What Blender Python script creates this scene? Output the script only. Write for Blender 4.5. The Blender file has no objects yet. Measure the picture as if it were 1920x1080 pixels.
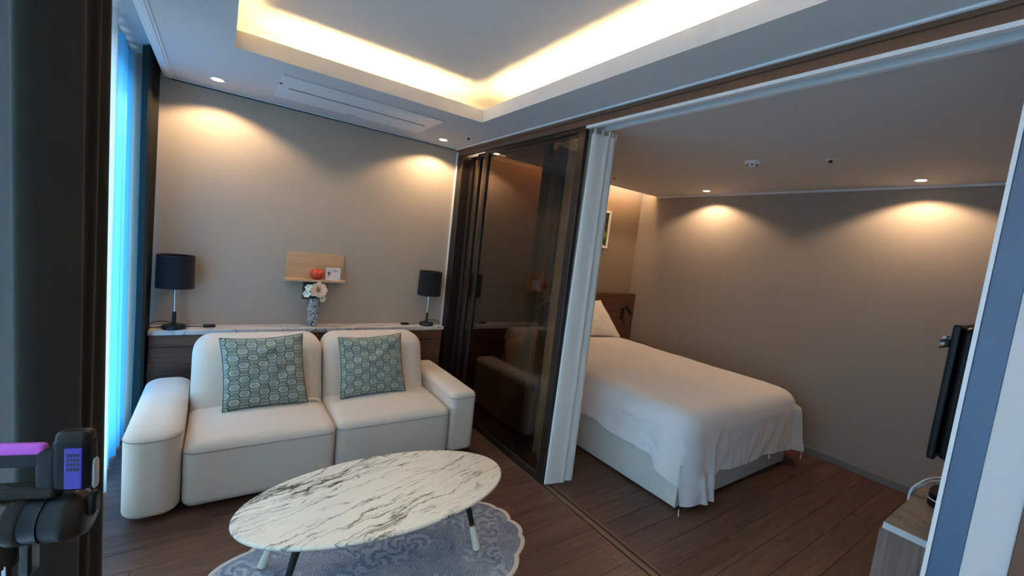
import bpy, bmesh, math, random
from mathutils import Vector, Matrix, noise
random.seed(7)
PI = math.pi
C = bpy.context.scene.collection
sc = bpy.context.scene

# ------------------------------------------------------------------ camera, sky, exposure
CAMZ = 1.54
cam_d = bpy.data.cameras.new('camera'); cam = bpy.data.objects.new('camera', cam_d); C.objects.link(cam)
Rc = Matrix(((0.8190595612989671, -0.5627596469959272, 0.11154826201139582),
             (-0.03744909670206733, 0.14157485184608376, 0.9892189476960895),
             (-0.5724849344750854, -0.8144066189795972, 0.09488339560364786)))   # world -> camera
cam.matrix_world = Matrix.Translation((0, 0, CAMZ)) @ Rc.transposed().to_4x4()
cam_d.sensor_width = 36.0
cam_d.lens = 790.05 / 1920 * 36.0
cam_d.clip_start = 0.02
sc.camera = cam

world = bpy.data.worlds.new('sky'); sc.world = world; world.use_nodes = True
nt = world.node_tree; bg = nt.nodes['Background']
tc = nt.nodes.new('ShaderNodeTexCoord'); sepw = nt.nodes.new('ShaderNodeSeparateXYZ'); rmp = nt.nodes.new('ShaderNodeValToRGB')
nt.links.new(tc.outputs['Generated'], sepw.inputs[0]); nt.links.new(sepw.outputs[2], rmp.inputs[0]); nt.links.new(rmp.outputs[0], bg.inputs[0])
els = rmp.color_ramp.elements                       # ground below the horizon, pale horizon, blue sky above
els[0].position = 0.0; els[0].color = (.10, .15, .20, 1); els[1].position = 1.0; els[1].color = (.34, .65, .96, 1)
for p_, c_ in ((.012, (.40, .70, .98, 1)),):
    e_ = els.new(p_); e_.color = c_
bg.inputs[1].default_value = 7.2

portal_d = bpy.data.lights.new('window_portal', 'AREA'); portal_d.shape = 'RECTANGLE'
portal_d.size = 2.2; portal_d.size_y = 5.6; portal_d.cycles.is_portal = True
portal = bpy.data.objects.new('window_portal', portal_d); C.objects.link(portal)
portal.location = (-0.72, 0.96, 1.2); portal.rotation_euler = (0, -PI/2, 0)

sc.view_settings.view_transform = 'Standard'
try: sc.view_settings.look = 'None'
except Exception: pass
sc.view_settings.gamma = 1.0
sc.view_settings.use_curve_mapping = False
sc.view_settings.exposure = 0.85
COVE_E = 66.0        # led strips in the ceiling recess
SLOT_E = 45.0         # led strip over the headboard
SPOT_W = 16.0       # over the sofa wall and the bedroom wall
FILL_W = 22.0        # unseen spots behind the camera, added for warm fill

# ------------------------------------------------------------------ main dimensions (metres)
W = 1.815            # plane of the glass partition
YW = 3.728           # sofa wall
CZ = 2.399           # living room ceiling
BX = 4.415           # bedroom right wall
BZ = 2.36            # bedroom ceiling
YH = 3.62            # headboard wall
CX = -0.32           # edge of the ceiling at the curtain box
CT = 0.733           # counter top height

# ------------------------------------------------------------------ node helper
class G:
    def __init__(s, name):
        s.m = bpy.data.materials.new(name); s.m.use_nodes = True
        s.t = s.m.node_tree; s.t.nodes.clear()
    def n(s, typ, ins=None, **props):
        nd = s.t.nodes.new(typ)
        for k, v in props.items(): setattr(nd, k, v)
        for k, v in (ins or {}).items():
            if isinstance(v, bpy.types.NodeSocket): s.t.links.new(v, nd.inputs[k])
            else: nd.inputs[k].default_value = v
        return nd
    def ma(s, op, a, b=None, c=None, clamp=False):
        ins = {0: a}
        if b is not None: ins[1] = b
        if c is not None: ins[2] = c
        return s.n('ShaderNodeMath', ins, operation=op, use_clamp=clamp).outputs[0]
    def pos(s): return s.n('ShaderNodeNewGeometry').outputs['Position']
    def obj(s): return s.n('ShaderNodeTexCoord').outputs['Object']
    def uv(s): return s.n('ShaderNodeTexCoord').outputs['UV']
    def map(s, v, scale=(1, 1, 1), rot=(0, 0, 0), loc=(0, 0, 0)):
        return s.n('ShaderNodeMapping', {'Vector': v, 'Scale': scale, 'Rotation': rot, 'Location': loc}).outputs[0]
    def noise(s, v, scale=5, detail=4, rough=.5, dist=0.0):
        return s.n('ShaderNodeTexNoise', {'Vector': v, 'Scale': scale, 'Detail': detail, 'Roughness': rough, 'Distortion': dist}).outputs[0]
    def ramp(s, f, stops, interp='LINEAR'):
        r = s.n('ShaderNodeValToRGB', {0: f}); e = r.color_ramp.elements; r.color_ramp.interpolation = interp
        while len(e) < len(stops): e.new(0.5)
        for q, (p, c) in zip(e, stops):
            q.position = p; q.color = (*c, 1) if len(c) == 3 else c
        return r.outputs[0]
    def mix(s, f, a, b):
        return s.n('ShaderNodeMix', {0: f, 6: a if isinstance(a, bpy.types.NodeSocket) else (*a, 1),
                                     7: b if isinstance(b, bpy.types.NodeSocket) else (*b, 1)}, data_type='RGBA').outputs[2]
    def mul(s, a, b):
        return s.n('ShaderNodeMix', {0: 1.0, 6: a, 7: b}, data_type='RGBA', blend_type='MULTIPLY').outputs[2]
    def bump(s, h, strength=.2, dist=.01):
        return s.n('ShaderNodeBump', {'Height': h, 'Strength': strength, 'Distance': dist}).outputs[0]
    def bsdf(s, color, rough=.5, normal=None, metal=0.0, spec=.5, **extra):
        ins = {'Base Color': color if isinstance(color, bpy.types.NodeSocket) else (*color, 1), 'Roughness': rough,
               'Metallic': metal, 'Specular IOR Level': spec}
        if normal is not None: ins['Normal'] = normal
        ins.update({k.replace('_', ' '): v for k, v in extra.items()})
        return s.n('ShaderNodeBsdfPrincipled', ins).outputs[0]
    def out(s, sh):
        s.n('ShaderNodeOutputMaterial', {0: sh}); return s.m

def srgb(r, g, b):
    f = lambda c: (c/255/12.92) if c/255 <= .04045 else ((c/255+.055)/1.055)**2.4
    return (f(r), f(g), f(b))

def plain(name, col, rough=.5, metal=0.0, spec=.5, grain=0.0, gs=200):
    g = G(name)
    n = g.noise(g.pos(), gs, 3)
    k = grain if grain else .06
    c = g.mix(n, tuple(x*(1-k) for x in col), tuple(min(1, x*(1+k)) for x in col))
    return g.out(g.bsdf(c, rough, None, metal, spec))

def emit(name, col, st):
    g = G(name); return g.out(g.n('ShaderNodeEmission', {0: (*col, 1), 1: st}).outputs[0])

M = {}
# --- wallpaper
def wallpaper(name, col):
    g = G(name); p = g.pos()
    a = g.noise(g.map(p, (160, 160, 9)), 1.0, 3); b = g.noise(g.map(p, (20, 20, 240)), 1.0, 2)
    f = g.ma('ADD', g.ma('MULTIPLY', a, .6), g.ma('MULTIPLY', b, .4))
    c = g.mix(f, tuple(x*.92 for x in col), tuple(x*1.06 for x in col))
    return g.out(g.bsdf(c, .8, g.bump(f, .12, .002), 0, .25))
M['wall_living'] = wallpaper('taupe wallpaper', srgb(174, 160, 144))
M['wall_bed'] = wallpaper('grey taupe wallpaper', srgb(158, 146, 136))
M['wall_head'] = wallpaper('brown grey wallpaper', srgb(138, 120, 104))
M['ceiling'] = plain('white ceiling paint', srgb(205, 204, 203), .7, grain=.02, gs=30)
M['trim_white'] = plain('white painted trim', srgb(225, 226, 228), .4, grain=.02)
M['jamb_dark'] = plain('slate grey metal jamb', srgb(74, 100, 130), .45, grain=.04)
M['jamb_wall'] = plain('pale painted reveal', srgb(205, 205, 205), .6, grain=.02)
M['bronze'] = plain('dark bronze aluminium', srgb(56, 46, 40), .32, .55, grain=.08)
M['header_brown'] = plain('brown track cover', srgb(104, 76, 58), .45, .1, grain=.06)
M['black'] = plain('black plastic', (.009, .009, .010), .45, 0, .25, grain=.2)
M['black_gloss'] = plain('glossy black plastic', (.008, .008, .009), .30, 0, .16, grain=.2)
M['black_metal'] = plain('black powder coat', (.010, .010, .012), .4, grain=.2)
M['white_plastic'] = plain('white plastic', srgb(226, 228, 228), .35, grain=.02)
M['slot_dark'] = plain('dark slot', (.02, .02, .022), .7, grain=.2)
M['baseboard'] = plain('grey skirting', srgb(120, 116, 112), .5, grain=.05)
M['chrome'] = plain('chrome', (.8, .8, .8), .12, 1.0, grain=.02)
M['plate2'] = plain('dark grey moulding', (.03, .035, .045), .5, grain=.05)
M['gold'] = plain('brass ring', (.75, .55, .25), .25, 1.0, grain=.04)
M['cream_plastic'] = plain('cream leg sleeve', srgb(222, 218, 200), .35, grain=.03)

def wood(name, c0, c1, c2, axis='x', rough=.4, scale=1.0, per_obj=True, spec=.45):
    g = G(name); p = g.pos()
    if per_obj:
        rnd = g.n('ShaderNodeObjectInfo').outputs['Random']
        off = g.n('ShaderNodeCombineXYZ', {0: g.ma('MULTIPLY', rnd, 37.0), 1: g.ma('MULTIPLY', rnd, 11.0), 2: 0.0}).outputs[0]
        p = g.n('ShaderNodeVectorMath', {0: p, 1: off}, operation='ADD').outputs[0]
    st = {'x': (1.6, 26, 26), 'z': (26, 26, 1.4), 'y': (26, 1.6, 26)}[axis]
    q = g.map(p, tuple(v*scale for v in st))
    a = g.noise(q, 1.0, 6, .62, 1.2)
    b = g.noise(g.map(p, tuple(v*scale*4.2 for v in st)), 1.0, 3, .6)
    f = g.ma('ADD', g.ma('MULTIPLY', a, .75), g.ma('MULTIPLY', b, .25))
    c = g.ramp(f, [(.30, c0), (.50, c1), (.70, c2)])
    if per_obj:
        hs = g.n('ShaderNodeHueSaturation', {'Color': c, 'Hue': .5, 'Saturation': 1.0, 'Value': g.ma('ADD', .86, g.ma('MULTIPLY', rnd, .28)), 'Fac': 1.0}).outputs[0]
        c = hs
    r = g.ma('ADD', rough-.06, g.ma('MULTIPLY', b, .14))
    return g.out(g.bsdf(c, r, g.bump(f, .10, .002), 0, spec))
M['plank'] = wood('walnut floor laminate', srgb(62, 42, 34), srgb(88, 61, 49), srgb(114, 82, 65), 'x', .42)
M['panel_wood'] = wood('walnut veneer', srgb(70, 42, 29), srgb(104, 66, 46), srgb(130, 88, 62), 'x', .45, .8, False)
M['head_wood'] = wood('dark walnut headboard', srgb(66, 40, 28), srgb(92, 58, 42), srgb(108, 72, 53), 'x', .45, .8, False)
M['cab_wood'] = wood('grey brown oak', srgb(96, 82, 76), srgb(136, 118, 108), srgb(162, 146, 134), 'z', .45, .8, False)
M['shelf_wood'] = wood('tan fibreboard', srgb(186, 146, 104), srgb(198, 158, 116), srgb(206, 168, 126), 'x', .6, .5, False)

def marble(name, base, base2, vein, ang, scale=1.0, dens=1.0, cluster=None, rough=.22):
    g = G(name); p = g.pos()
    q = g.map(p, (1, 1, 1), (0, 0, -ang))
    warp = g.n('ShaderNodeTexNoise', {'Vector': q, 'Scale': 6.0*scale, 'Detail': 6.0, 'Roughness': .65}).outputs['Color']
    wv = g.n('ShaderNodeVectorMath', {0: warp, 1: (.5, .5, .5)}, operation='SUBTRACT').outputs[0]
    wv = g.n('ShaderNodeVectorMath', {0: wv, 'Scale': .10}, operation='SCALE').outputs[0]
    q2 = g.n('ShaderNodeVectorMath', {0: q, 1: wv}, operation='ADD').outputs[0]
    def veins(sx, sy, w, seed):
        n = g.noise(g.map(q2, (sx*scale, sy*scale, 3), (0, 0, 0), (seed, seed*2.3, 0)), 1.0, 3, .55)
        d = g.ma('ABSOLUTE', g.ma('SUBTRACT', n, .5))
        return g.ma('SUBTRACT', 1.0, g.ma('DIVIDE', d, w), clamp=True)
    v1 = veins(.8, 8.0, .013, 3.1); v2 = veins(1.6, 17, .020, 7.7); v3 = veins(3.0, 40, .05, 1.3)
    br = g.noise(g.map(q, (7*scale, 7*scale, 3), (0, 0, 0), (4, 2, 0)), 1.0, 4, .6)
    brm = g.ramp(br, [(.38, (0, 0, 0)), (.62, (1, 1, 1))])
    f = g.ma('ADD', g.ma('MULTIPLY', v1, .85*dens), g.ma('MULTIPLY', g.ma('MULTIPLY', v2, brm), .75*dens))
    cm = g.noise(g.map(q, (1.0, 4.5, 1), (0, 0, 0), (9, 5, 0)), 1.0, 2)
    cmk = g.ramp(cm, [(.55, (0, 0, 0)), (.70, (1, 1, 1))])
    if cluster:
        sx = g.n('ShaderNodeSeparateXYZ', {0: q2})
        band = g.ma('SUBTRACT', 1.0, g.ma('DIVIDE', g.ma('ABSOLUTE', g.ma('SUBTRACT', sx.outputs[1], cluster[0])), cluster[1]), clamp=True)
        cmk = g.ma('MAXIMUM', g.ma('MULTIPLY', cmk, .15), band)
        f = g.ma('ADD', f, g.ma('MULTIPLY', g.ma('MULTIPLY', v2, band), .8))
    f = g.ma('ADD', f, g.ma('MULTIPLY', g.ma('MULTIPLY', v3, cmk), .75), clamp=True)
    bc = g.mix(g.noise(q2, 5*scale, 4), base, base2)
    c = g.mix(f, bc, vein)
    return g.out(g.bsdf(c, rough, None, 0, .5))
M['marble_counter'] = marble('white marble with grey veins', srgb(226, 216, 208), srgb(204, 192, 184), srgb(92, 82, 82), .5, 1.6, .8, None, .3)
M['marble_table'] = marble('cream marble with black veins', srgb(248, 237, 216), srgb(240, 229, 208), srgb(50, 50, 46), .30, 1.0, 1.0, (1.735, .085), .45)
M['marble_cab'] = marble('brown grey marble', srgb(150, 141, 136), srgb(124, 115, 110), srgb(66, 54, 50), .9, 1.3, .9, None, .3)

def fabric(name, col, rough=.9, ws=900, var=.07, sheen=.25):
    g = G(name); p = g.obj()
    a = g.noise(g.map(p, (ws, ws*.3, ws)), 1.0, 2); b = g.noise(p, 7, 3)
    f = g.ma('ADD', g.ma('MULTIPLY', a, .6), g.ma('MULTIPLY', b, .4))
    c = g.mix(f, tuple(x*(1-var) for x in col), tuple(min(1, x*(1+var)) for x in col))
    return g.out(g.bsdf(c, rough, g.bump(a, .12, .001), 0, .2, Sheen_Weight=sheen))
M['sofa'] = fabric('cream woven upholstery', srgb(218, 203, 187))
M['sofa_seam'] = fabric('grey seam thread', srgb(150, 140, 132))
M['bed_base'] = fabric('pale grey leatherette', srgb(206, 202, 194), .55, 500, .03, 0)
M['duvet'] = fabric('white cotton', srgb(226, 223, 222), .85, 700, .02, .1)
M['pillow'] = fabric('white pillow cotton', srgb(226, 220, 214), .85, 700, .02, .1)
M['dark_curtain'] = fabric('charcoal blackout fabric', srgb(44, 43, 38), .95, 700, .12, .1)
M['lamp_shade'] = fabric('black linen shade', (.012, .012, .014), .8, 800, .2, .1)

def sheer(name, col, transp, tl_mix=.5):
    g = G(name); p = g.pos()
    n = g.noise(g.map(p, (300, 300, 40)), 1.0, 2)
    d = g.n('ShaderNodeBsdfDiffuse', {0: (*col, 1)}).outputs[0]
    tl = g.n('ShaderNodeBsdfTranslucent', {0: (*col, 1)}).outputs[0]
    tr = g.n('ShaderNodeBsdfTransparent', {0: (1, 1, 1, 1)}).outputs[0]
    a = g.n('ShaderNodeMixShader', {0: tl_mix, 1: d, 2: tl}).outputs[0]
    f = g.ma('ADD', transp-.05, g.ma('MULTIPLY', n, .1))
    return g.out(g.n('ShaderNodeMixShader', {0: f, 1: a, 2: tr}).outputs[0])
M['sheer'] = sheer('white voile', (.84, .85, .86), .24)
M['sheer_daylit'] = sheer('voile tinted daylight blue', (.30, .68, .90), .12, .6)  # blue of the daylight is put into the cloth colour
M['sheer_bed'] = sheer('white linen voile', (.90, .89, .86), .05, .22)

def tint_glass(name, tint, ior=1.5, rough=0.0):
    g = G(name)
    bf = g.n('ShaderNodeNewGeometry').outputs['Backfacing']        # leaving the pane counts like entering it
    fr = g.n('ShaderNodeFresnel', {0: g.ma('SUBTRACT', ior, g.ma('MULTIPLY', bf, ior-1/ior))}).outputs[0]
    tr = g.n('ShaderNodeBsdfTransparent', {0: (*tint, 1)}).outputs[0]
    gl = g.n('ShaderNodeBsdfGlossy', {0: (1, 1, 1, 1), 1: rough}).outputs[0]
    return g.out(g.n('ShaderNodeMixShader', {0: fr, 1: tr, 2: gl}).outputs[0])
M['bronze_glass'] = tint_glass('bronze tinted glass', (.74, .67, .57))
M['clear_glass'] = tint_glass('clear glass', (.95, .97, .97), 1.3)
M['led_warm'] = emit('warm led strip', (1.0, .66, .30), COVE_E)
M['led_slot'] = emit('warm led strip at headboard', (1.0, .60, .26), SLOT_E)
M['lens'] = emit('lit spot lens', (1.0, .86, .62), 9.0)

# hexagon cushion weave (flat woven pattern on uv)
def hex_fabric():
    g = G('sage jacquard with hexagons')
    uv = g.uv(); sp = g.n('ShaderNodeSeparateXYZ', {0: uv})
    NX, NY = 4.3, 5.0
    nz = g.noise(g.map(uv, (9, 9, 1)), 1.0, 2)
    U = g.ma('MULTIPLY', sp.outputs[0], NX); V = g.ma('MULTIPLY', sp.outputs[1], NY)
    asp = 1.12                                   # cell width / cell height
    def cell(ou, ov):
        a = g.ma('SUBTRACT', g.ma('FRACT', g.ma('ADD', U, ou)), .5)
        b = g.ma('SUBTRACT', g.ma('FRACT', g.ma('ADD', V, ov)), .5)
        return g.ma('MULTIPLY', g.ma('ABSOLUTE', a), asp), g.ma('ABSOLUTE', b)
    dark = None; light = None; inner = None
    for ou, ov in ((0., 0.), (.5, .5)):
        a, b = cell(ou, ov)
        h = g.ma('MAXIMUM', g.ma('MULTIPLY', b, 1.38), g.ma('ADD', g.ma('MULTIPLY', a, .88), g.ma('MULTIPLY', b, .52)))
        line = g.ma('LESS_THAN', g.ma('ABSOLUTE', g.ma('SUBTRACT', h, .318)), .024)
        inn = g.ma('LESS_THAN', h, .225)
        lit = g.ma('LESS_THAN', g.ma('ABSOLUTE', g.ma('SUBTRACT', h, .238)), .020)
        a2, b2 = cell(ou+.5, ov)
        k1 = g.ma('LESS_THAN', g.ma('ABSOLUTE', g.ma('SUBTRACT', b2, .062)), .016)
        k2 = g.ma('LESS_THAN', a2, .15)
        k = g.ma('MULTIPLY', k1, k2)
        dk = g.ma('MAXIMUM', line, k)
        dark = dk if dark is None else g.ma('MAXIMUM', dark, dk)
        inner = inn if inner is None else g.ma('MAXIMUM', inner, inn)
        light = lit if light is None else g.ma('MAXIMUM', light, lit)
    base = g.mix(nz, srgb(132, 144, 132), srgb(148, 158, 146))
    c = g.mix(inner, base, srgb(146, 154, 150))
    c = g.mix(light, c, srgb(194, 202, 188))
    c = g.mix(dark, c, srgb(34, 46, 44))
    w = g.noise(g.map(uv, (260, 260, 1)), 1.0, 2)
    h = g.ma('ADD', g.ma('MULTIPLY', w, .4), g.ma('MULTIPLY', dark, -.6))
    return g.out(g.bsdf(c, .8, g.bump(h, .35, .002), 0, .3, Sheen_Weight=.2))
M['hex'] = hex_fabric()

# rug: blue grey carved pile, scroll relief
def rug_mat():
    g = G('blue grey carved pile'); p = g.obj()
    def curls(sc_, arms, tw, seed):
        q = g.map(p, (1, 1, .001), (0, 0, seed), (seed, seed*.7, 0))
        vo = g.n('ShaderNodeTexVoronoi', {'Vector': q, 'Scale': sc_}, feature='F1')
        dv = g.n('ShaderNodeVectorMath', {0: q, 1: vo.outputs['Position']}, operation='SUBTRACT').outputs[0]
        s3 = g.n('ShaderNodeSeparateXYZ', {0: dv})
        ang = g.ma('ARCTAN2', s3.outputs[1], s3.outputs[0])
        a = g.ma('ADD', g.ma('MULTIPLY', ang, arms), g.ma('MULTIPLY', vo.outputs['Distance'], tw))
        return g.ma('ADD', g.ma('MULTIPLY', g.ma('SINE', a), .5), .5)
    rings = g.ma('ADD', g.ma('MULTIPLY', curls(8.5, 3.0, 16.0, 1.0), .6), g.ma('MULTIPLY', curls(19.0, 4.0, 9.0, 2.2), .4))
    rings = g.ramp(rings, [(.34, (0, 0, 0)), (.60, (1, 1, 1))])
    diag = g.n('ShaderNodeTexWave', {'Vector': g.map(p, (1, 1, 1), (0, 0, .9)), 'Scale': 26.0, 'Distortion': .6}).outputs['Fac'] if False else \
        g.ma('ADD', g.ma('MULTIPLY', g.ma('SINE', g.ma('MULTIPLY', g.n('ShaderNodeSeparateXYZ', {0: g.map(p, (1, 1, 1), (0, 0, .75))}).outputs[0], 470.0)), .5), .5)
    diag = g.ma('MULTIPLY', diag, g.ramp(g.noise(p, 55, 3), [(.35, (.15, .15, .15)), (.62, (1, 1, 1))]))
    msk = g.ramp(g.noise(p, 4.2, 1), [(.50, (0, 0, 0)), (.54, (1, 1, 1))])
    rel = g.n('ShaderNodeMix', {0: msk, 2: rings, 3: diag}, data_type='FLOAT').outputs[0]
    fine = g.noise(p, 160, 2)
    tone = g.ramp(g.noise(p, 3.3, 3), [(.34, srgb(98, 112, 134)), (.52, srgb(138, 147, 162)), (.68, srgb(174, 174, 178))])
    spots = g.ramp(g.noise(g.map(p, (1, 1, 1), (0, 0, 0), (3, 1, 0)), 9, 4), [(.62, (0, 0, 0)), (.72, (1, 1, 1))])
    c = g.mix(rel, g.mix(.48, tone, srgb(82, 94, 116)), g.mix(.35, tone, srgb(198, 200, 206)))
    c = g.mix(g.ma('MULTIPLY', spots, .75), c, srgb(66, 70, 92))
    h = g.ma('ADD', rel, g.ma('MULTIPLY', fine, .5))
    return g.out(g.bsdf(c, .95, g.bump(h, .6, .004), 0, .15, Sheen_Weight=.3))
M['rug'] = rug_mat()
M['rug_border'] = fabric('cream rug binding', srgb(206, 196, 184), .95, 300, .08)

def photo_mat():
    g = G('dark garden photograph print'); p = g.obj()
    n = g.noise(p, 13, 6, .7, .6); n2 = g.noise(g.map(p, (1, 1, 1), (0, 0, 0), (5, 0, 2)), 6, 2)
    s = g.n('ShaderNodeSeparateXYZ', {0: p})
    base = g.ramp(n, [(.42, (.008, .008, .006)), (.56, (.05, .05, .03)), (.66, (.22, .22, .14)), (.76, (.5, .5, .42))])
    d = g.ma('ADD', g.ma('POWER', g.ma('MULTIPLY', g.ma('SUBTRACT', s.outputs[2], 0.20), 9.0), 2.0),
             g.ma('POWER', g.ma('MULTIPLY', g.ma('SUBTRACT', s.outputs[0], .10), 7.0), 2.0))
    blob = g.ma('SUBTRACT', 1.0, d, clamp=True)
    c = g.mix(g.ma('MULTIPLY', blob, g.ramp(n2, [(.4, (0, 0, 0)), (.6, (1, 1, 1))])), base, (.30, .30, .03))
    return g.out(g.bsdf(c, .3, None, 0, .4))
M['photo'] = photo_mat()
def small_print():
    g = G('pale floral print'); p = g.obj()
    n = g.noise(p, 34, 3, .6); n2 = g.noise(g.map(p, (1, 1, 1), (0, 0, 0), (2, 3, 1)), 26, 2)
    c = g.mix(g.ramp(n, [(.54, (0, 0, 0)), (.64, (1, 1, 1))]), srgb(236, 220, 212), srgb(196, 140, 132))
    c = g.mix(g.ramp(n2, [(.62, (0, 0, 0)), (.68, (1, 1, 1))]), c, srgb(104, 96, 120))
    return g.out(g.bsdf(c, .5, None))
M['small_print'] = small_print()

# ------------------------------------------------------------------ mesh helpers
def mkobj(name, bm, mat, parent=None, smooth=False, off=None):
    me = bpy.data.meshes.new(name)
    if off is not None: bmesh.ops.translate(bm, verts=bm.verts, vec=-Vector(off))
    bmesh.ops.recalc_face_normals(bm, faces=bm.faces)
    bm.to_mesh(me); bm.free()
    if mat: me.materials.append(mat)
    if smooth:
        for p in me.polygons: p.use_smooth = True
    o = bpy.data.objects.new(name, me); C.objects.link(o)
    if parent is not None: o.parent = parent
    return o
def smooth_angle(o, a=35):
    me = o.data
    for p in me.polygons: p.use_smooth = True
    bm = bmesh.new(); bm.from_mesh(me)
    for e in bm.edges:
        e.smooth = not (len(e.link_faces) == 2 and e.calc_face_angle(0) > math.radians(a))
    bm.to_mesh(me); bm.free(); return o
BASE = {}
def thing(name, label, cat, loc, group=None):
    o = bpy.data.objects.new(name, None); C.objects.link(o); o.location = loc; o.empty_display_size = .05
    o['label'] = label; o['category'] = cat
    if group: o['group'] = group
    BASE[o.name] = Vector(loc); return o
def base_of(o):
    while o.parent is not None: o = o.parent
    return BASE[o.name]
def part(name, bm, mat, parent, smooth=None, label=None):
    o = mkobj(name, bm, mat, parent, False, base_of(parent))
    if smooth: smooth_angle(o, smooth)
    if label: o['label'] = label
    return o
def struct(name, bm, mat, parent=None, smooth=None):
    o = mkobj(name, bm, mat, parent)
    if smooth: smooth_angle(o, smooth)
    o['kind'] = 'structure'; return o
def add_box(bm, x0, x1, y0, y1, z0, z1, bev=0.0, seg=2):
    v = [bm.verts.new(p) for p in ((x0,y0,z0),(x1,y0,z0),(x1,y1,z0),(x0,y1,z0),(x0,y0,z1),(x1,y0,z1),(x1,y1,z1),(x0,y1,z1))]
    f = [bm.faces.new([v[i] for i in q]) for q in ((3,2,1,0),(4,5,6,7),(0,1,5,4),(1,2,6,5),(2,3,7,6),(3,0,4,7))]
    if bev > 0:
        es = list({e for q in f for e in q.edges})
        bmesh.ops.bevel(bm, geom=es, offset=bev, segments=seg, profile=.5, affect='EDGES')
    return bm
def box(*a, **k): return add_box(bmesh.new(), *a, **k)
def ring(bm, c, ax, r, n, phase=0.0, sc2=1.0):
    ax = Vector(ax).normalized(); t = Vector((0, 0, 1)) if abs(ax.z) < .9 else Vector((1, 0, 0))
    u = ax.cross(t).normalized(); w = ax.cross(u)
    return [bm.verts.new(Vector(c) + u*(r*math.cos(2*PI*i/n+phase)) + w*(sc2*r*math.sin(2*PI*i/n+phase))) for i in range(n)]
def bridge(bm, a, b):
    n = len(a)
    for i in range(n): bm.faces.new((a[i], a[(i+1) % n], b[(i+1) % n], b[i]))
def add_lathe(bm, c, prof, n=32, ax=(0, 0, 1), cap0=True, cap1=True):
    ax = Vector(ax).normalized(); c = Vector(c); rs = [ring(bm, c+ax*h, ax, max(r, 1e-5), n) for r, h in prof]
    for a, b in zip(rs, rs[1:]): bridge(bm, a, b)
    if cap0: bm.faces.new(rs[0])
    if cap1: bm.faces.new(rs[-1])
    return bm
def lathe(*a, **k): return add_lathe(bmesh.new(), *a, **k)
def add_cone(bm, a, b, r0, r1, n=20):
    a = Vector(a); b = Vector(b); d = b-a
    return add_lathe(bm, a, [(r0, 0), (r1, d.length)], n, d)
def catmull(pts, per=6):
    P = [Vector(p) for p in pts]; out = []
    for i in range(len(P)-1):
        p0 = P[max(i-1, 0)]; p1 = P[i]; p2 = P[i+1]; p3 = P[min(i+2, len(P)-1)]
        for k in range(per):
            t = k/per
            out.append(.5*((2*p1)+(-p0+p2)*t+(2*p0-5*p1+4*p2-p3)*t*t+(-p0+3*p1-3*p2+p3)*t**3))
    out.append(P[-1]); return out
def add_tube(bm, pts, r, n=8, per=6):
    q = catmull(pts, per) if per else [Vector(p) for p in pts]
    prev = None; first = None
    up = Vector((0, 0, 1))
    for i, p in enumerate(q):
        d = (q[min(i+1, len(q)-1)]-q[max(i-1, 0)]).normalized()
        if abs(d.dot(up)) > .95: up = Vector((1, 0, 0)) if abs(d.x) < .9 else Vector((0, 1, 0))
        u = d.cross(up).normalized(); w = d.cross(u).normalized(); up = -w if w.dot(up) < 0 else w
        vs = [bm.verts.new(p+u*(r*math.cos(2*PI*k/n))+w*(r*math.sin(2*PI*k/n))) for k in range(n)]
        if prev: 
            try: bridge(bm, prev, vs)
            except ValueError: pass
        else: first = vs
        prev = vs
    bm.faces.new(first); bm.faces.new(prev); return bm
def tube(*a, **k): return add_tube(bmesh.new(), *a, **k)
def add_rbox(bm, x0, x1, y0, y1, z0, z1, r, k=5, m=6, fn=None):
    """soft rounded box, r = (rx, ry, rz), fn deforms the points"""
    c = Vector(((x0+x1)/2, (y0+y1)/2, (z0+z1)/2)); h = Vector(((x1-x0)/2, (y1-y0)/2, (z1-z0)/2))
    r = [min(a, b*.999) for a, b in zip(r, h)]
    def samp(H, R):
        a = [-H + R*(1-math.tan(PI/4*(1-i/k))) for i in range(k)]
        b = [-(H-R)+2*(H-R)*i/m for i in range(m+1)]
        return a+b+[-v for v in reversed(a)]
    S = [samp(h[i], r[i]) for i in range(3)]; n = len(S[0]); vs = {}
    def V(i, j, l):
        key = (i, j, l)
        if key in vs: return vs[key]
        p = [S[0][i], S[1][j], S[2][l]]; inn = [max(-(h[a]-r[a]), min(h[a]-r[a], p[a])) for a in range(3)]
        d = [(p[a]-inn[a])/r[a] for a in range(3)]; L = math.sqrt(sum(q*q for q in d)) or 1
        q = c+Vector([inn[a]+d[a]/L*r[a] for a in range(3)])
        if fn: q = fn(q)
        vs[key] = bm.verts.new(q); return vs[key]
    N = n-1
    for a in range(N):
        for b in range(N):
            for l in (0, N):
                bm.faces.new((V(a,b,l), V(a+1,b,l), V(a+1,b+1,l), V(a,b+1,l)))
                bm.faces.new((V(a,l,b), V(a+1,l,b), V(a+1,l,b+1), V(a,l,b+1)))
                bm.faces.new((V(l,a,b), V(l,a+1,b), V(l,a+1,b+1), V(l,a,b+1)))
    return bm
def rbox(*a, **k): return add_rbox(bmesh.new(), *a, **k)
def prism(poly, z0, z1, bm=None):
    bm = bm or bmesh.new(); a = [bm.verts.new((x, y, z0)) for x, y in poly]; b = [bm.verts.new((x, y, z1)) for x, y in poly]
    bm.faces.new(a); bm.faces.new(b); bridge(bm, a, b); return bm
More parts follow.
